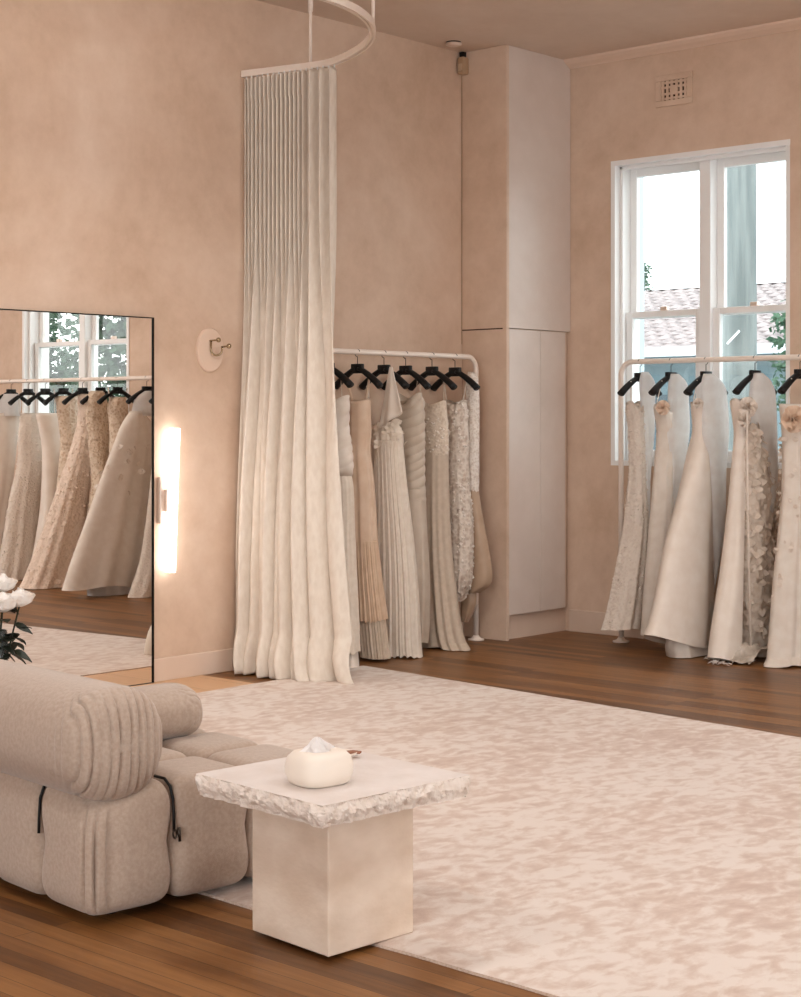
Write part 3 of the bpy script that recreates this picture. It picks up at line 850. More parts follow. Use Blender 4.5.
class Gown:
    """rail: 'x' -> hanger axis along y; 'y' -> hanger axis along x"""
    def __init__(s, name, hookpx, rail, view, label, cat, group, lim=.15):
        s.rail = rail; s.view = view; s.lim = lim
        r = (hookpx-CX)/F; ux, uy = CT+r*ST, ST-r*CT
        if rail == 'x': d = RY/uy; s.x, s.y = d*ux, RY; s.d = d; s.hv = Vector((0, 1, 0)); s.rv = Vector((1, 0, 0)); s.ch, s.cr = -CT, ST
        else:
            d = RX/ux; s.x = RX; s.d = d; yv = d*uy
            s.y = yv if view == 'main' else 2*YL-yv
            s.hv = Vector((1, 0, 0)); s.rv = Vector((0, -1, 0)) if view == 'main' else Vector((0, 1, 0)); s.ch, s.cr = ST, CT
        # unit: screen-right component of the hanger axis / rail axis
        s.px = hookpx
        s.root = empty(name, (s.x, s.y, 0)); tag(s.root, label, cat, group)
    def rows(s, data, t0=.06, t1=.12, cb=0., frac=.0):
        out = []; zt = H-(data[0][0]-HY)*s.d/F; zb = H-(data[-1][0]-HY)*s.d/F
        for py, l, r in data:
            z = H-(py-HY)*s.d/F; u = (zt-z)/max(.01, zt-zb)
            delta = ((l+r)/2-s.px)*s.d/F; W = (r-l)/2*s.d/F
            t = min(t0+(t1-t0)*u, W*.8/s.cr)
            w = sqrt(max(1e-5, W*W-(t*s.cr)**2))/abs(s.ch)
            ca = (delta - cb*s.cr)/s.ch
            # keep off the wall behind the rack
            hi = s.lim
            if ca+w > hi:
                over = ca+w-hi; w = max(.02, w-over*.5); ca = hi-w
                # remaining sideways shift is taken along the rail
                cb2 = (delta-ca*s.ch)/s.cr
                out.append((max(z, .006), ca, w, cb2*.9, t)); continue
            out.append((max(z, .006), ca, w, cb, t))
        return out
    def loft(s, name, rows, mat, parent=None, pleat=(18, .002, .01), seed=0, nphi=150, nz=70, hem=.0, rough=0., rfreq=20., p=2.3, hemslope=0., drape=0., neck=0.):
        rng = random.Random(seed); zt = rows[0][0]; zb = min(r[0] for r in rows)
        n, a0, a1 = pleat; ph0 = rng.uniform(0, 6.28); v = []; f = []
        # equal arc length parameter on the mean section
        mw = sum(r[2] for r in rows)/len(rows); mt = sum(r[4] for r in rows)/len(rows)
        fine = [(mw*cos(2*pi*i/720), mt*sin(2*pi*i/720)) for i in range(721)]; acc = [0.]
        for i in range(720): acc.append(acc[-1]+math.hypot(fine[i+1][0]-fine[i][0], fine[i+1][1]-fine[i][1]))
        tot = acc[-1]; phis = []; j = 0
        for i in range(nphi):
            tgt = tot*i/nphi
            while acc[j+1] < tgt: j += 1
            phis.append(2*pi*(j+(tgt-acc[j])/(acc[j+1]-acc[j]+1e-9))/720)
        for k in range(nz+1):
            u = k/nz; z = zt+(zb-zt)*u
            ca, w, cb, t = interp(rows, z)
            amp = a0+(a1-a0)*u**1.2
            for i in range(nphi):
                ph = phis[i]; sN = i/nphi
                c_, s_ = cos(ph), sin(ph)
                A = sgnp(c_, 2/p)*w; B = sgnp(s_, 2/p)*t
                wav = .55*sin(2*pi*n*sN+ph0+1.2*sin(2*pi*sN*3+ph0)) + .45*sin(2*pi*round(n*.53)*sN+ph0*2+.8*u)
                dd = amp*wav
                q = Vector((s.x+A, s.y+B, z))*rfreq
                if rough: dd += rough*(noise.noise(q)+.5*noise.noise(q*2.1))
                if drape: dd += drape*(2*abs(sin(z*56+ph*1.9+.5*sin(z*13+ph)+seed))**.7-1)
                nx, ny = c_/max(w, .02), s_/max(t, .02); ln = math.hypot(nx, ny); nx /= ln; ny /= ln
                zz_ = z
                if neck and u < .3: zz_ += neck*(abs(c_)**1.6-.45)*(1-u/.3)**1.5
                if hem and u > .8:
                    zz_ += hem*((u-.8)/.2)**2*(.6*sin(2*pi*3*sN+ph0)+.4*sin(2*pi*n*.5*sN))
                if hemslope: zz_ += hemslope*c_*u**6
                a_ = min(ca+A+nx*dd, s.lim+.004)
                P = s.hv*a_ + s.rv*(cb+B+ny*dd); v.append((P.x, P.y, max(zz_, .004)))
        for k in range(nz):
            for i in range(nphi): f.append((k*nphi+i, k*nphi+(i+1)%nphi, (k+1)*nphi+(i+1)%nphi, (k+1)*nphi+i))
        # turned-in neck and hem
        for (k, dz) in ((0, -.03), (nz, .04)):
            b = len(v); ring = [Vector(v[k*nphi+i]) for i in range(nphi)]
            c = sum(ring, Vector())/nphi
            for r_ in ring: q = c+(r_-c)*.86; v.append((q.x, q.y, q.z+dz))
            for i in range(nphi): f.append((k*nphi+i, b+i, b+(i+1)%nphi, k*nphi+(i+1)%nphi))
            v.append((c.x, c.y, c.z+dz)); m = len(v)-1
            for i in range(nphi): f.append((b+i, m, b+(i+1)%nphi))
        o = mesh(name, v, f, mat, parent or s.root)
        s.last = (v, f, nphi, nz); s.lasto = o
        return o
    def scatter(s, name, mat, count, size, u0=0., u1=1., parent=None, seed=1, lift=.004, shape='petal', curl=.55):
        v0, f0, nphi, nz = s.last; rng = random.Random(seed); v = []; f = []
        for _ in range(count):
            k = int((u0+(u1-u0)*rng.random())*(nz-1)); i = rng.randrange(nphi); fc = f0[k*nphi+i]
            P = [Vector(v0[q]) for q in fc]; c = sum(P, Vector())/4
            nrm = (P[1]-P[0]).cross(P[3]-P[0])
            if nrm.length < 1e-9: continue
            nrm.normalize(); cc = sum((Vector(v0[k*nphi+q]) for q in range(0, nphi, 10)), Vector())/len(range(0, nphi, 10))
            if nrm.dot(c-cc) < 0: nrm = -nrm
            tx = nrm.cross(Vector((0, 0, 1)));
            if tx.length < 1e-6: continue
            tx.normalize(); ty = nrm.cross(tx); ang = rng.uniform(0, 6.28)
            d = tx*cos(ang)+ty*sin(ang); e = nrm.cross(d); sz = size*rng.uniform(.6, 1.3); b = len(v)
            if shape == 'petal':
                for q in range(4):
                    u = q/3; ww = sz*.42*sin(pi*(u*.86+.1)); hh = lift+sz*curl*u*u*rng.uniform(.7, 1.2)
                    m_ = c+d*(sz*(u-.3))+nrm*hh
                    v += [m_+e*ww, m_-e*ww]
                for q in range(3): z0 = b+q*2; f.append((z0, z0+1, z0+3, z0+2))
            else:
                v.append(c+nrm*(lift+sz*.35))
                for q in range(6):
                    a = q*pi/3; v.append(c+nrm*lift*.3+(d*cos(a)+e*sin(a))*sz*.5*(1.15 if q % 2 else .7))
                for q in range(6): f.append((b, b+1+q, b+1+(q+1) % 6))
        hl = s.lim+.012
        v = [(min(p.x, hl) if s.rail == 'y' else p.x, min(p.y, hl) if s.rail == 'x' else p.y, max(p.z, .004)) for p in v]
        if shape == 'bead':
            # surface decoration: stays in the mesh of the fabric it is sewn to
            o = s.lasto; me = o.data; me.materials.append(mat); n0 = len(v0); nf = len(me.polygons)
            nm = [tuple(q.co) for q in me.vertices]+v; n1 = len(me.vertices)
            ff = [tuple(q.vertices) for q in me.polygons]+[tuple(i+n1 for i in q) for q in f]
            mats = list(me.materials); me2 = bpy.data.meshes.new(o.name); me2.from_pydata(nm, [], ff); me2.update()
            for m_ in mats: me2.materials.append(m_)
            for q in me2.polygons: q.use_smooth = q.index < nf; q.material_index = 0 if q.index < nf else 1
            o.data = me2
            return o
        ob = mesh(name, v, f, mat, parent or s.root, True); ob['kind'] = 'stuff'
        return ob
    def straps(s, ztop, zb, ca, w, mat, cb=0, r=.0035, wide=1.0, arm=.10):
        for sg in (-1, 1):
            a0 = max(-.18, min(.18, sg*arm)); a1 = ca+sg*w*.72
            pts = []
            for k in range(7):
                u = k/6; a = a0+(a1-a0)*u; z = ztop+(zb-ztop)*u
                P = s.hv*min(a, s.lim)+s.rv*(cb*u); pts.append((P.x, P.y, z))
            mb = MB().tube(pts, r*wide, 6); mb.build('strap', mat, s.root, True)
    def flower(s, ca, cb, z, rad, mat, seed=0):
        rng = random.Random(seed); v = []; f = []
        c = s.hv*ca+s.rv*cb+Vector((0, 0, z)); out = (-s.hv*.55 + s.rv*.8).normalized()
        if s.rail == 'x': out = (-s.hv*.8-s.rv*.5).normalized()
        tx = out.cross(Vector((0, 0, 1))).normalized(); ty = out.cross(tx)
        for ring in range(5):
            n = 4+ring*2; r0 = rad*(.12+.2*ring)
            for k in range(n):
                a0 = 2*pi*k/n+ring*.6+rng.uniform(-.2, .2); b = len(v)
                for jj in range(5):
                    t = jj/4
                    for ii in range(5):
                        u = -1+2*ii/4; a = a0+u*(pi/n)*1.25
                        rr = r0*(.2+.8*t) ; hh = rad*((.85-.17*ring)*sin(t*pi*.55)+.13*t*sin(2.6*u+a0*5+ring)+rng.uniform(-.03, .03))
                        v.append(c+tx*cos(a)*rr+ty*sin(a)*rr+out*(hh-.1*rad))
                for jj in range(4):
                    for ii in range(4): q = b+jj*5+ii; f.append((q, q+1, q+6, q+5))
        return mesh('fabric_flower', v, f, mat, s.root)

exec_gowns = []
# ---------------- rack along the left wall
GL = 'gowns on the rack along the left wall'; HL = 'hangers on the rack along the left wall'
def sym(c, rows): return [(py, c-(r-c), r) for py, r in rows]

g = Gown('wedding_gown', 328, 'x', 'main', 'ivory strapless gown with a pleated bodice half hidden by the curtain', 'wedding dress', GL)
r = g.rows(sym(328, [(400, 350), (410, 350.5), (428, 349.5), (443, 354), (462, 357), (472, 356), (478, 351)]), .06, .07)
g.loft('bodice', r, M['ivory_satin'], pleat=(7, .002, .003), drape=.0028, seed=2, neck=.05)
g.straps(1.67, r[0][0], 0, r[0][2], M['cream_pleat'], r=.002)
r = g.rows(sym(328, [(470, 352), (487, 357), (528, 359), (580, 363), (640, 367.5)]), .07, .11)
g.loft('skirt', r, M['cream_pleat'], pleat=(34, .003, .009), seed=3, hem=.02, hemslope=.03)
r = g.rows(sym(328, [(560, 354), (620, 360), (662, 366)]), .07, .09)
g.loft('underskirt', r, M['ivory_satin'], pleat=(12, .004, .01), seed=4)

g = Gown('wedding_gown', 357.5, 'x', 'main', 'blush peach slip gown with wide straps second from the curtain', 'wedding dress', GL)
r = g.rows([(400, 348, 370.5), (430, 348, 371), (450, 350, 370), (480, 350, 373), (540, 350, 376.5), (588, 352, 378), (601, 356, 376)], .05, .07)
g.loft('gown_body', r, M['blush'], pleat=(10, .001, .012), seed=5, hem=.02, neck=.015)
g.straps(1.67, r[0][0], r[0][1], r[0][2], M['blush'], r=.006, wide=1.2)
r = g.rows([(540, 350, 377), (575, 351, 381), (618, 352, 387)], .06, .08)
g.loft('pleated_underskirt', r, M['peach'], pleat=(40, .004, .008), seed=6, hem=.01)
r = g.rows([(590, 356, 382), (640, 360, 388), (655, 362, 390)], .06, .07)
g.loft('inner_skirt', r, M['sand'], pleat=(26, .004, .008), seed=7)

g = Gown('wedding_gown', 384, 'x', 'main', 'cream halter gown with ruffled waist and finely pleated skirt on the left rack', 'wedding dress', GL)
r = g.rows([(422, 378, 397), (434, 373, 402), (452, 377, 401.5)], .05, .06)
g.loft('ruffled_waist', r, M['cream_pleat'], pleat=(16, .004, .009), seed=8)
g.scatter('ruffles', M['cream_pleat'], 60, .04, .0, .8, seed=4)
r = g.rows([(440, 374, 402), (480, 374, 405.7), (543, 372, 413), (598, 370, 417.5), (640, 369, 419.5), (659, 368, 421)], .06, .10)
g.loft('skirt', r, M['cream_pleat'], pleat=(44, .003, .010), seed=9, hem=.015)
# halter: a folded triangular strap from the hanger to the waist
def halter(g, mat):
    v = []; f = []; nu, nv = 10, 16
    for j in range(nv+1):
        t = j/nv
        for i in range(nu+1):
            u = i/nu
            a = -.095 - .02*t + (u-.5)*(.02+.17*t)
            z = 1.715-.32*t - .09*(u-.5)*t*(1 if t > .5 else t*2)
            P = g.hv*a + g.rv*(-.045-.03*t+.012*sin(u*9)*t); v.append((P.x, P.y, z))
    for j in range(nv):
        for i in range(nu): k = j*(nu+1)+i; f.append((k, k+1, k+nu+2, k+nu+1))
    o = mesh('halter_strap', v, f, mat, g.root); m = o.modifiers.new('s', 'SOLIDIFY'); m.thickness = .006
    mb = MB().tube([g.hv*.14+Vector((0, 0, 1.66)), g.hv*.13+Vector((0, 0, 1.55)), g.hv*.12+g.rv*(-.02)+Vector((0, 0, 1.40))], .012, 8, flat=.4)
    mb.build('strap', mat, g.root, True)
halter(g, M['ivory_satin'])

g = Gown('wedding_gown', 405.7, 'x', 'main', 'greige satin gown with a diagonally draped bodice on the left rack', 'wedding dress', GL)
r = g.rows([(397, 396, 421), (404, 390, 423.5), (430, 388, 424), (468, 388, 424), (500, 388, 425)], .05, .065)
g.loft('draped_bodice', r, M['greige'], pleat=(5, .001, .003), drape=.005, seed=1, nz=120, neck=.05)
r = g.rows([(488, 388, 424.5), (528, 388, 426), (580, 387, 428), (625, 388, 427), (641, 390, 425.5)], .065, .08)
g.loft('skirt', r, M['greige'], pleat=(9, .002, .012), seed=12, hem=.01)
g.straps(1.67, 1.49, 0, .10, M['greige'], r=.002)

g = Gown('wedding_gown', 432, 'x', 'main', 'sand crepe column gown with a beaded lace bodice on the left rack', 'wedding dress', GL)
r = g.rows([(403, 418, 445.8), (431, 416, 448), (455, 416, 448.4)], .05, .06)
g.loft('bodice', r, M['beadlace'], pleat=(6, .001, .002), seed=13, neck=.03)
g.scatter('beading', M['whitelace'], 100, .014, .3, 1., seed=5, lift=.003, shape='bead')
g.straps(1.67, r[0][0], 0, .13, M['beadlace'], r=.003)
r = g.rows([(450, 416.5, 448), (476, 416, 448.4), (543, 416, 451), (590, 414, 456), (625, 414, 461), (640, 414, 465), (647, 412, 469)], .06, .09)
g.loft('skirt', r, M['sand'], pleat=(12, .002, .016), seed=14, hem=.01)

g = Gown('wedding_gown', 455, 'x', 'main', 'silvery beaded lace sheath gown near the end of the left rack', 'wedding dress', GL)
r = g.rows([(402, 446, 466), (431, 445, 468), (470, 446, 468.5), (528, 448, 472.5), (560, 449, 472.5), (582, 450, 471), (598, 453, 465), (601, 455, 462)], .05, .07)
g.loft('lace_body', r, M['silverlace'], pleat=(8, .001, .006), seed=15, rough=.004, rfreq=40, neck=.025)
g.scatter('lace_flowers', M['whitelace'], 300, .022, 0, 1., seed=6, lift=.003, shape='bead')
g.straps(1.67, r[0][0], 0, .09, M['silverlace'], r=.004)

g = Gown('wedding_gown', 467.5, 'x', 'main', 'white lace gown with a looped taupe satin train at the end post', 'wedding dress', GL)
r = g.rows([(372, 468, 474), (380, 467, 478), (400, 466, 479), (450, 466, 479), (480, 467, 479), (497, 467, 478.5)], .035, .045)
g.loft('lace_top', r, M['whitelace'], pleat=(6, .001, .002), seed=16, rough=.002, rfreq=50)
r = g.rows([(490, 466, 478.5), (515, 465, 482), (545, 464, 487), (572, 464, 490.5), (584, 465, 488), (592, 468, 480)], .045, .05)
g.loft('satin_train', r, M['taupe'], pleat=(4, .002, .010), seed=17)
r = g.rows([(575, 462, 474), (600, 461, 476), (612, 461, 473), (622, 462, 468)], .04, .04)
g.loft('train_tail', r, M['taupe'], pleat=(3, .002, .006), seed=18)

for px, lab in ((328, 'nearest the curtain holding the strapless ivory gown'), (357.5, 'holding the blush peach slip gown'), (384, 'holding the cream halter gown'), (405.7, 'holding the greige draped gown'),
                (432, 'holding the sand crepe column gown'), (455, 'nearest the rack end above the silvery lace gown')):
    rr = (px-CX)/F; d = RY/(ST-rr*CT); hanger((d*(CT+rr*ST), RY), 'y', ZR1, 'black clothes hanger ' + lab, HL)

# ---------------- rack under the window
GW = 'gowns on the rack under the window'; HW = 'hangers on the rack under the window'
g = Gown('wedding_gown', 640, 'y', 'main', 'ivory lace mermaid gown at the left end of the window rack', 'wedding dress', GW)
r = g.rows([(407, 625, 642), (431, 628, 643), (468, 629, 644), (487, 627.5, 645), (528, 622.6, 647), (565, 615, 646.5), (605, 606, 644), (625, 599.5, 642)], .055, .10)
g.loft('lace_body', r, M['ivorylace'], pleat=(9, .001, .012), seed=21, rough=.003, rfreq=45, hem=.01, neck=.07)
g.scatter('lace_flowers', M['ivorylace'], 500, .016, 0, 1., seed=7, lift=.002, shape='bead')
g.straps(1.64, r[0][0], r[0][1], r[0][2], M['ivorylace'], r=.0035)
r = g.rows([(372, 641, 648), (379, 639, 654), (388, 639, 657), (400, 640, 656), (431, 641, 655), (483, 642, 650), (542, 642, 650), (600, 642, 648)], .03, .05, cb=.03)
g.loft('lit_back_panel', r, M['tulle'], pleat=(6, .001, .006), seed=22)  # gown back: window backlight put into its white fabric

g = Gown('wedding_gown', 671, 'y', 'main', 'slim blush and white gown with a rose cup second on the window rack', 'wedding dress', GW)
r = g.rows([(408, 652, 672), (431, 656, 674), (468, 653, 676), (505, 650, 678), (572, 644, 680), (600, 642, 682), (632, 640, 684)], .055, .09)
g.loft('gown_body', r, M['organza'], pleat=(8, .001, .014), seed=23, rough=.002, rfreq=30, neck=.05)
g.flower(r[0][1]-r[0][2]*.8, .03, 1.475, .05, M['blush'], 3)
r = g.rows([(374, 670, 678), (381, 668, 686), (390, 667, 690), (400, 667, 690), (431, 663, 691), (468, 662, 683), (497, 661, 674), (520, 662, 669)], .04, .06, cb=.03)
g.loft('lit_back_panel', r, M['tulle'], pleat=(7, .001, .006), seed=24)  # whiter than the body to stand for window light on the back
g.straps(1.64, 1.50, -.1, .08, M['organza'], r=.003)

g = Gown('wedding_gown', 706, 'y', 'main', 'plain cream satin A line gown third on the window rack', 'wedding dress', GW)
r = g.rows([(402, 689, 704), (431, 691, 704), (453, 686, 706), (498, 673, 712), (542, 658, 712), (609, 643, 712), (640, 634, 712)], .055, .12)
g.loft('satin_skirt', r, M['ivory_satin'], pleat=(4, .001, .016), seed=25, hemslope=-.09)
g.flower(r[0][1]-.05, .03, 1.50, .035, M['ivorylace'], 5)
r = g.rows([(600, 664, 712), (640, 658, 708), (660, 660, 708)], .08, .10, cb=.02)
g.loft('underskirt', r, M['organza'], pleat=(7, .003, .008), seed=26)
r = g.rows([(374, 702, 711), (381, 700, 721), (391, 699, 728), (431, 698, 733), (468, 700, 727), (528, 702, 724), (560, 705, 719), (592, 707, 713)], .045, .07, cb=.04)
g.loft('lit_back_panel', r, M['tulle'], pleat=(5, .001, .006), seed=27)  # back half of the satin gown, window light painted in as white
g.straps(1.64, 1.50, -.1, .06, M['ivorylace'], r=.003)

g = Gown('wedding_gown', 755, 'y', 'main', 'feathery textured gown with satin front panel fourth on the window rack', 'wedding dress', GW)
r = g.rows([(424, 738, 760), (470, 736, 777), (520, 736, 776), (580, 735, 772), (630, 736, 771), (655, 738, 770)], .06, .10)
g.loft('feather_skirt', r, M['feather'], pleat=(6, .001, .008), seed=28, rough=.012, rfreq=22)
g.scatter('feathers', M['feather'], 1500, .05, .0, 1., seed=9, lift=.003, curl=.28)
r = g.rows([(403, 727, 744), (431, 731, 742), (468, 728, 741), (498, 725, 740), (565, 716, 737), (630, 704, 735), (656, 700.5, 735)], .05, .085, cb=-.02)
g.loft('satin_panel', r, M['ivory_satin'], pleat=(3, .001, .010), seed=29, hemslope=-.03, neck=.05)
g.flower(r[0][1]-.02, .05, 1.475, .065, M['ivorylace'], 8); g.flower(r[0][1]-.06, .05, 1.40, .045, M['ivorylace'], 9)
r = g.rows([(373, 753, 761), (380, 750, 770), (391, 748, 777), (410, 746, 780), (440, 750, 780), (480, 756, 778), (520, 760, 774)], .045, .075, cb=.03)
g.loft('lit_back_panel', r, M['tulle'], pleat=(6, .001, .008), seed=30)  # back of the feathery gown, window light carried by its white colour
mb = MB().tube([g.hv*-.23+g.rv*.08+Vector((0, 0, 1.45)), g.hv*-.24+g.rv*.09+Vector((0, 0, .9)), g.hv*-.22+g.rv*.10+Vector((0, 0, .02))], .007, 6, flat=.3); mb.build('ribbon', M['ivory_satin'], g.root, True)
# crumpled silver lining and loose petals at the floor
v = []; f = []
for j in range(13):
    for i in range(25):
        u, t = i/24, j/12
        P = g.hv*(-.16-.22*t+.04*noise.noise((u*5, t*4, 2))) + g.rv*(-.12+.30*u)
        v.append((P.x, P.y, .01+.17*(1-t)*(.4+.6*abs(noise.noise((u*4.5, t*1.5, 8)))*1.6)+.02*abs(noise.noise((u*9, t*7, 1)))))
for j in range(12):
    for i in range(24): k = j*25+i; f.append((k, k+1, k+26, k+25))
mesh('silver_lining', v, f, M['silver'], g.root)
for (px, py) in ((721, 665), (746, 663)):
    d = F*H/(py-HY); rr = (px-CX)/F; wx, wy = d*(CT+rr*ST), d*(ST-rr*CT)
    v = []; f = []; rng = random.Random(px)
    for k in range(9):
        a = rng.uniform(0, 6.28); c = Vector((wx-g.x+rng.uniform(-.03, .03), wy-g.y+rng.uniform(-.07, .07), .004)); b = len(v)
        e = Vector((cos(a), sin(a), 0)); q = Vector((-sin(a), cos(a), 0)); s_ = rng.uniform(.02, .035)
        v += [c-e*s_, c-q*s_*.6+Vector((0, 0, .012)), c+e*s_+Vector((0, 0, .02)), c+q*s_*.6+Vector((0, 0, .012))]; f.append((b, b+1, b+2, b+3))
    mesh('petal_trim', v, f, M['tulle'], g.root, False)

g = Gown('wedding_gown', 800, 'y', 'main', 'pale tulle gown with a large fabric flower at the right edge', 'wedding dress', GW)
r = g.rows([(404, 776, 812), (442, 781, 815), (487, 781, 816), (528, 777, 818), (580, 770, 820), (617, 766, 822), (655, 760, 824), (678, 755, 826)], .07, .12)
g.loft('tulle_body', r, M['organza'], pleat=(12, .002, .016), seed=31, hem=.012)
g.scatter('applique', M['ivorylace'], 160, .03, .05, .75, seed=10)
g.flower(r[0][1]-r[0][2]*.85, .05, 1.405, .085, M['blush'], 12)
g.straps(1.64, 1.5, -.05, .12, M['organza'], r=.004)

for px, lab in ((640, 'at the left end of the window rack'), (671, 'above the slim blush gown on the window rack'), (706, 'above the plain cream satin gown on the window rack'), (755, 'above the feathery gown on the window rack'), (800, 'at the right edge above the flower gown')):
    rr = (px-CX)/F; d = RX/(CT+rr*ST); hanger((RX, d*(ST-rr*CT)), 'x', ZR2, 'black clothes hanger ' + lab, HW, -.12)

# ---------------- rack seen in the mirror
GM = 'gowns reflected in the mirror'; HM = 'hangers reflected in the mirror'
def mg(px, lab): return Gown('wedding_gown', px, 'y', 'mirror', lab, 'wedding dress', GM)
def lp(g, nm, data, mat, t=(.06, .11), cb=0., **k):
    r = g.rows(data, t[0], t[1], cb); g.loft(nm, r, M[mat], nphi=110, nz=50, **k); return r
g = mg(8, 'plain ivory satin gown at the left edge of the mirror')
r = lp(g, 'gown_body', [(413, -5, 17), (440, -9, 14), (490, -16, 10), (540, -24, 4), (588, -30, 0)], 'ivory_satin', pleat=(6, .001, .016), seed=41)
lp(g, 'sheer_yoke', [(394, 0, 14), (402, -4, 17), (416, -5, 17)], 'tulle', pleat=(5, .001, .002), seed=42)
g = mg(25, 'ivory lace gown second from the left in the mirror')
lp(g, 'lace_body', [(413, 18, 36), (445, 16, 38), (466, 15, 37), (492, 10, 37), (536, 4, 36), (582, -2, 34)], 'ivorylace', pleat=(7, .001, .012), seed=43, rough=.004, rfreq=40)
g.scatter('lace_flowers', M['ivorylace'], 300, .022, 0, 1, seed=3, shape='bead', lift=.002)
g.straps(1.64, 1.45, 0, .13, M['ivorylace'], r=.003)
g = mg(42, 'plain cream satin gown third from the left in the mirror')
lp(g, 'gown_body', [(413, 33, 58), (450, 37, 62), (500, 36, 62), (540, 32, 60), (585, 26, 56)], 'ivory_satin', pleat=(5, .001, .014), seed=44)
g.straps(1.64, 1.46, 0, .14, M['ivory_satin'], r=.003)
g = mg(60, 'greige lace gown with long sheer sleeves in the middle of the mirror')
lp(g, 'lace_body', [(396, 54, 72), (402, 53, 74), (440, 56, 76), (470, 54, 78), (520, 50, 76), (585, 42, 74)], 'champlace', pleat=(6, .001, .01), seed=45, rough=.004, rfreq=40)
g.straps(1.67, 1.52, 0, .1, M['silverlace'], r=.004)
g = mg(79, 'blush lace gown with a wide trailing hem in the mirror')
lp(g, 'lace_body', [(394, 74, 86), (420, 74, 90), (450, 68, 88), (480, 60, 86), (530, 46, 82), (575, 32, 76), (592, 28, 74)], 'blushlace', (.06, .12), pleat=(8, .001, .016), seed=46, rough=.004, rfreq=36, hem=.01)
g.scatter('lace_flowers', M['blushlace'], 300, .025, 0, 1, seed=4, shape='bead', lift=.002)
lp(g, 'train', [(576, 36, 88), (586, 32, 92), (594, 34, 90)], 'blushlace', (.12, .13), pleat=(9, .004, .012), seed=47, rough=.008, rfreq=25)
g = mg(97, 'heavily beaded champagne gown with long sleeves in the mirror')
lp(g, 'beaded_body', [(391, 88, 100), (396, 85, 102), (412, 84, 105), (440, 86, 106), (480, 88, 104), (530, 82, 102), (585, 72, 98)], 'champlace', (.06, .10), pleat=(5, .001, .008), seed=48, rough=.005, rfreq=45)
g.scatter('beading', M['champlace'], 500, .018, 0, 1, seed=5, shape='bead', lift=.002)
g = mg(114, 'slim champagne lace gown with straps beside the tulle gown in the mirror')
lp(g, 'lace_body', [(397, 108, 121), (404, 105, 123), (425, 106, 124), (450, 106, 121), (520, 100, 120), (585, 92, 118)], 'champlace', pleat=(6, .001, .01), seed=49, rough=.004, rfreq=40)
g.straps(1.67, 1.5, 0, .1, M['silverlace'], r=.005)
g = mg(143, 'full pale tulle ball gown with a sheer yoke in the mirror')
lp(g, 'sheer_yoke', [(391, 138, 148), (397, 133, 151), (416, 129, 153)], 'tulle', (.05, .06), pleat=(5, .001, .002), seed=50)
lp(g, 'tulle_skirt', [(411, 128, 140), (425, 121, 150), (440, 116, 154), (480, 103, 157), (520, 91, 157), (560, 79, 155), (582, 73, 152)], 'organza', (.06, .13), pleat=(9, .002, .018), seed=51, hem=.02)
g.scatter('applique', M['ivorylace'], 40, .05, .2, .6, seed=11)
lp(g, 'underskirt', [(560, 92, 150), (594, 94, 146)], 'tulle', (.10, .11), pleat=(8, .004, .01), seed=52)
P = g.hv*.02+g.rv*.12+Vector((0, 0, 1.38)); mb = MB().box(P.x-.02, P.x+.02, P.y-.002, P.y+.002, P.z-.015, P.z+.015); mb.build('swing_tag', M['black'], g.root)
g = mg(166, 'lace gown cut off by the right edge of the mirror')
lp(g, 'lace_body', [(430, 153, 178), (480, 149, 180), (530, 143, 184), (560, 138, 186), (603, 128, 188)], 'ivorylace', (.06, .11), pleat=(7, .001, .014), seed=53, rough=.003, rfreq=40)
for px, lab in ((8, 'above the plain ivory gown at the mirror edge'), (25, 'above the ivory lace gown in the mirror'), (42, 'above the plain cream gown in the mirror'), (60, 'above the greige lace gown in the mirror'), (79, 'above the blush lace gown in the mirror'),
                (97, 'above the beaded champagne gown in the mirror'), (114, 'above the slim champagne gown in the mirror'), (143, 'above the tulle ball gown in the mirror'), (166, 'above the gown cut off by the mirror edge')):
    rr = (px-CX)/F; d = RX/(CT+rr*ST); hanger((RX, 2*YL-d*(ST-rr*CT)), 'x', ZR3, 'black clothes hanger ' + lab, HM, .12)

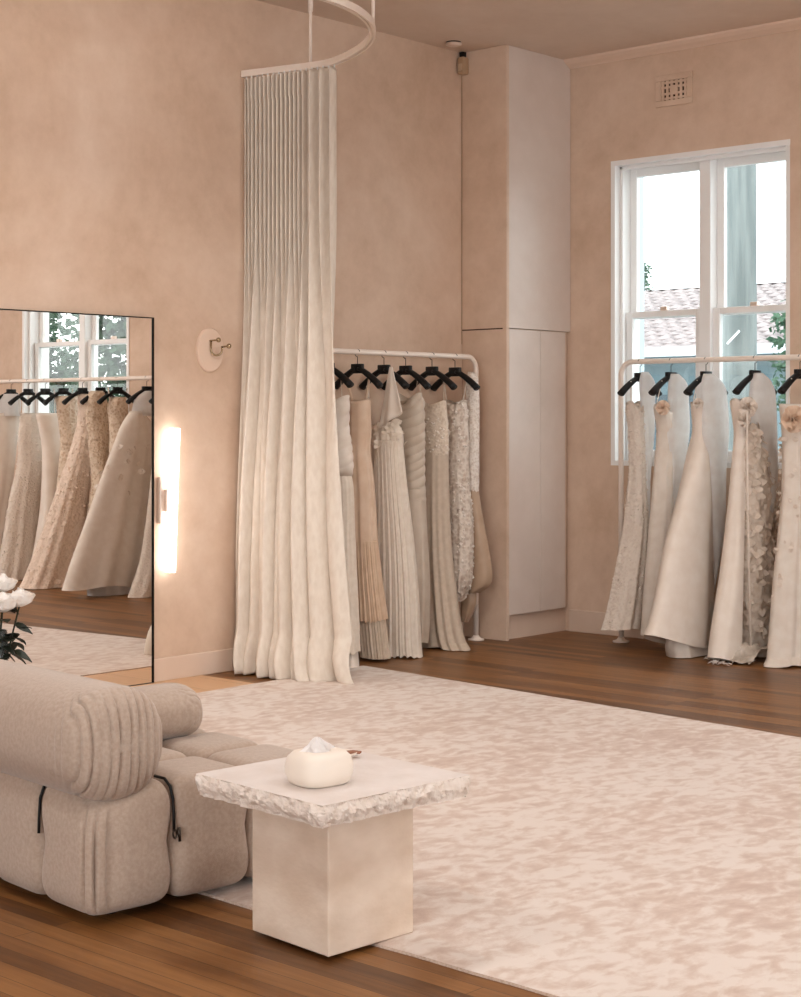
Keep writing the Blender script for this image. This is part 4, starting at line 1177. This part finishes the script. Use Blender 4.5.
# ------------------------------------------------------------------ outside
def outside():
    wood = simple('weathered_pole', (104, 111, 110), (126, 132, 130), 3, .9, bump=.3, bscale=12, stretch=(6, 6, .5))
    pole = empty('utility_pole', (12.3, 7.25, -.6))
    MB().lathe([(.15, 0), (.145, 2.), (.135, 9.), (.001, 9.)], n=24).build('pole_shaft', wood, pole, True)
    MB().tube([(-.21, -.01, 2.63), (-.143, -.085, 2.74)], .010, 8).build('stay_bracket', M['white'], pole, True)
    tag(pole, 'thick weathered grey utility pole outside the back window', 'pole')
    hs = empty('house', (18, 11, -.6))
    wallm = simple('house_wall', (104, 122, 128), (122, 138, 142), 2, .9); tile = simple('roof_tile', (158, 146, 144), (128, 119, 118), 9, .9)
    MB().box(-1.2, 4, -6, 6, 0, 2.78).build('house_wall', wallm, hs)
    # stepped tile courses
    mb = MB(); n = 16
    for k in range(n):
        x0 = -1.6+4.2*k/n; z0 = 2.84+1.05*k/n
        mb.add([(x0, -6.4, z0), (x0, 6.4, z0), (x0+4.2/n+.05, 6.4, z0+1.05/n-.02), (x0+4.2/n+.05, -6.4, z0+1.05/n-.02), (x0, -6.4, z0-.05), (x0, 6.4, z0-.05)], [(0, 3, 2, 1), (0, 1, 5, 4)])
        for q in range(64):
            y = -6.4+.2*q; mb.add([(x0-.012, y, z0-.03), (x0-.012, y+.1, z0+.012), (x0-.012, y+.2, z0-.03), (x0+.3, y, z0+.04), (x0+.3, y+.1, z0+.085), (x0+.3, y+.2, z0+.04)], [(0, 1, 4, 3), (1, 2, 5, 4)])
    mb.add([(2.6, -6.4, 3.9), (2.6, 6.4, 3.9), (7, 6.4, 2.9), (7, -6.4, 2.9)], [(0, 1, 2, 3)])
    mb.build('tiled_roof', tile, hs)
    MB().box(-1.75, -1.58, -6.4, 6.4, 2.73, 2.84).build('gutter', simple('gutter_white', (200, 206, 208), None, rough=.6), hs)
    MB().box(-1.23, -1.19, -.9, .4, 1.4, 2.3).build('house_window', simple('house_window', (70, 84, 90), None, rough=.2), hs)
    MB().box(-1.23, -1.19, 1.2, 1.5, 1.2, 2.6).build('red_panel', simple('red_panel', (176, 90, 96), None, rough=.6), hs)
    tag(hs, 'low house with a faded red tiled roof seen through the back window', 'house')
    leafm = simple('foliage', (44, 76, 58), (92, 122, 98), 6, .7, transl=.3, detail=6)
    bark = simple('bark', (92, 80, 70), None, rough=.9)
    def tree(loc, rad, n, lab, zc, ls=.11, lm=leafm):
        root = empty('tree', loc); rng = random.Random(hash(lab) % 1000 if False else int(loc[1]*100)); v = []; f = []
        blobs = [(Vector((rng.uniform(-1, 1)*rad[0]*.6, rng.uniform(-1, 1)*rad[1]*.6, zc+rng.uniform(-1, 1)*rad[2]*.65)), rng.uniform(.35, .6)) for _ in range(16)]
        for _ in range(n):
            c, r0 = rng.choice(blobs); d = Vector((rng.gauss(0, 1), rng.gauss(0, 1), rng.gauss(0, 1))).normalized()
            p = c+Vector((d.x*rad[0]*r0, d.y*rad[1]*r0, d.z*rad[2]*r0))*rng.uniform(.75, 1.05)
            a = Vector((rng.gauss(0, 1), rng.gauss(0, 1), rng.gauss(-.5, .7))).normalized(); q = a.cross(d)
            if q.length < .01: continue
            q.normalize(); L = ls*rng.uniform(.6, 1.4); b = len(v)
            v += [p, p+a*L*.5+q*L*.28, p+a*L, p+a*L*.5-q*L*.28]; f.append((b, b+1, b+2, b+3))
        mesh('foliage', v, f, lm, root, False)
        MB().tube([(0, 0, 0), (.03, 0, zc*.6), (0, .04, zc)], [.11, .09, .05], 10).build('trunk', bark, root, True)
        tag(root, lab, 'tree', 'trees outside the windows')
    tree((12.2, 1.35, -.6), (.8, 1.0, 1.6), 9000, 'dense green tree outside the window seen on the left in the mirror', 3.0, .13)
    tree((12.3, -.95, -.6), (.8, 1.05, 1.7), 9000, 'dense green tree outside the window seen on the right in the mirror', 3.0, .13)
    tree((12.2, -3.25, -.6), (.8, 1.05, 1.6), 5000, 'dense green tree further along outside the wall behind the mirror rack', 2.8, .13)
    tree((15.0, 7.86, -.6), (.45, .5, .6), 2200, 'small leafy tree in front of the house at the right of the window', 2.58, .09)
    tree((26.4, 17.85, -.6), (.30, .30, .34), 1500, 'round tree top above the roof at the left of the window', 4.66, .09)
    MB().box(XB+WT+.35, 60, -40, 60, -.7, -.6).build('ground_outside', simple('asphalt', (150, 156, 158), (165, 170, 171), 2, .9))['kind'] = 'structure'
outside()

# ------------------------------------------------------------------ light
world = bpy.data.worlds.new('sky'); scene.world = world; world.use_nodes = True
bg = world.node_tree.nodes['Background']; bg.inputs[0].default_value = (.92, .97, 1.0, 1); bg.inputs[1].default_value = 5.2

def area(name, loc, rot, sx, sy, power, col, spread=pi, portal=False):
    l = bpy.data.lights.new(name, 'AREA'); l.shape = 'RECTANGLE'; l.size = sx; l.size_y = sy; l.energy = power; l.color = col; l.spread = spread
    o = bpy.data.objects.new(name, l); COL.objects.link(o); o.location = loc; o.rotation_euler = rot
    if portal: l.cycles.is_portal = True
    return o
for i, W in enumerate((W1, W2, W3)):
    area('window_portal', (XB+WT+.05, (W[0]+W[1])/2, (W[2]+W[3])/2), (0, radians(90), 0), W[3]-W[2], W[1]-W[0], 1, (1, 1, 1), portal=True)
# daylight entering by the shop window behind the camera
area('shop_window_daylight', (3.75, Y0-.05, 1.85), (radians(90), 0, pi), 6.4, 2.6, 1300, (1.0, .99, .96))
area('side_fill', (X0-.03, 1.2, 1.9), (0, radians(-90), 0), 2.6, 6.0, 60, (1.0, .99, .96))  # added fill for faces turned to the left; no known window here
# recessed warm ceiling lights
for (x, y, p) in ((1.6, 4.6, 26), (4.6, 4.4, 30), (4.2, 1.2, 26), (6.9, 3.0, 16), (1.2, 1.4, 20), (6.2, .2, 16)):
    l = bpy.data.lights.new('downlight', 'SPOT'); l.energy = p*8.0; l.color = (1.0, .985, .96); l.shadow_soft_size = .25; l.spot_size = radians(150); l.spot_blend = .8
    o = bpy.data.objects.new('downlight', l); COL.objects.link(o); o.location = (x, y, CEIL-.03)

# added fill spots, no fixtures seen: brighten the walls and hanging gowns
for (x, y, tx, ty, tz, p) in ((2.6, 4.4, 3.4, 6.94, 1.9, 90), (4.6, 4.5, 5.0, 6.94, 1.7, 110), (6.5, 4.6, 8.9, 5.6, 1.0, 50), (6.5, 1.8, 8.9, 2.2, 1.0, 150), (6.3, 4.3, 7.4, 6.9, .6, 18)):
    l = bpy.data.lights.new('wall_fill', 'SPOT'); l.energy = p; l.color = (1.0, .95, .88); l.shadow_soft_size = .22; l.spot_size = radians(120); l.spot_blend = 1.
    o = bpy.data.objects.new('wall_fill', l); COL.objects.link(o); o.location = (x, y, CEIL-.06)
    o.rotation_euler = (Vector((tx, ty, tz))-o.location).to_track_quat('-Z', 'Y').to_euler()

# ------------------------------------------------------------------ camera
cam = bpy.data.cameras.new('camera'); co = bpy.data.objects.new('camera', cam); COL.objects.link(co)
co.location = (0, 0, H); co.rotation_euler = (radians(90), 0, TH-pi/2)
cam.sensor_fit = 'HORIZONTAL'; cam.sensor_width = 36.; cam.lens = 36.*F/801.
cam.shift_x = 0.; cam.shift_y = -(498.5-HY)/801.
cam.clip_start = .05; cam.clip_end = 200
scene.camera = co
vs = scene.view_settings
scene.display_settings.display_device = 'sRGB'
vs.view_transform = 'Standard'; vs.look = 'None'; vs.gamma = 1.; vs.use_curve_mapping = False
vs.exposure = -.21
scene.cycles.max_bounces = 8
scene.cycles.transparent_max_bounces = 12
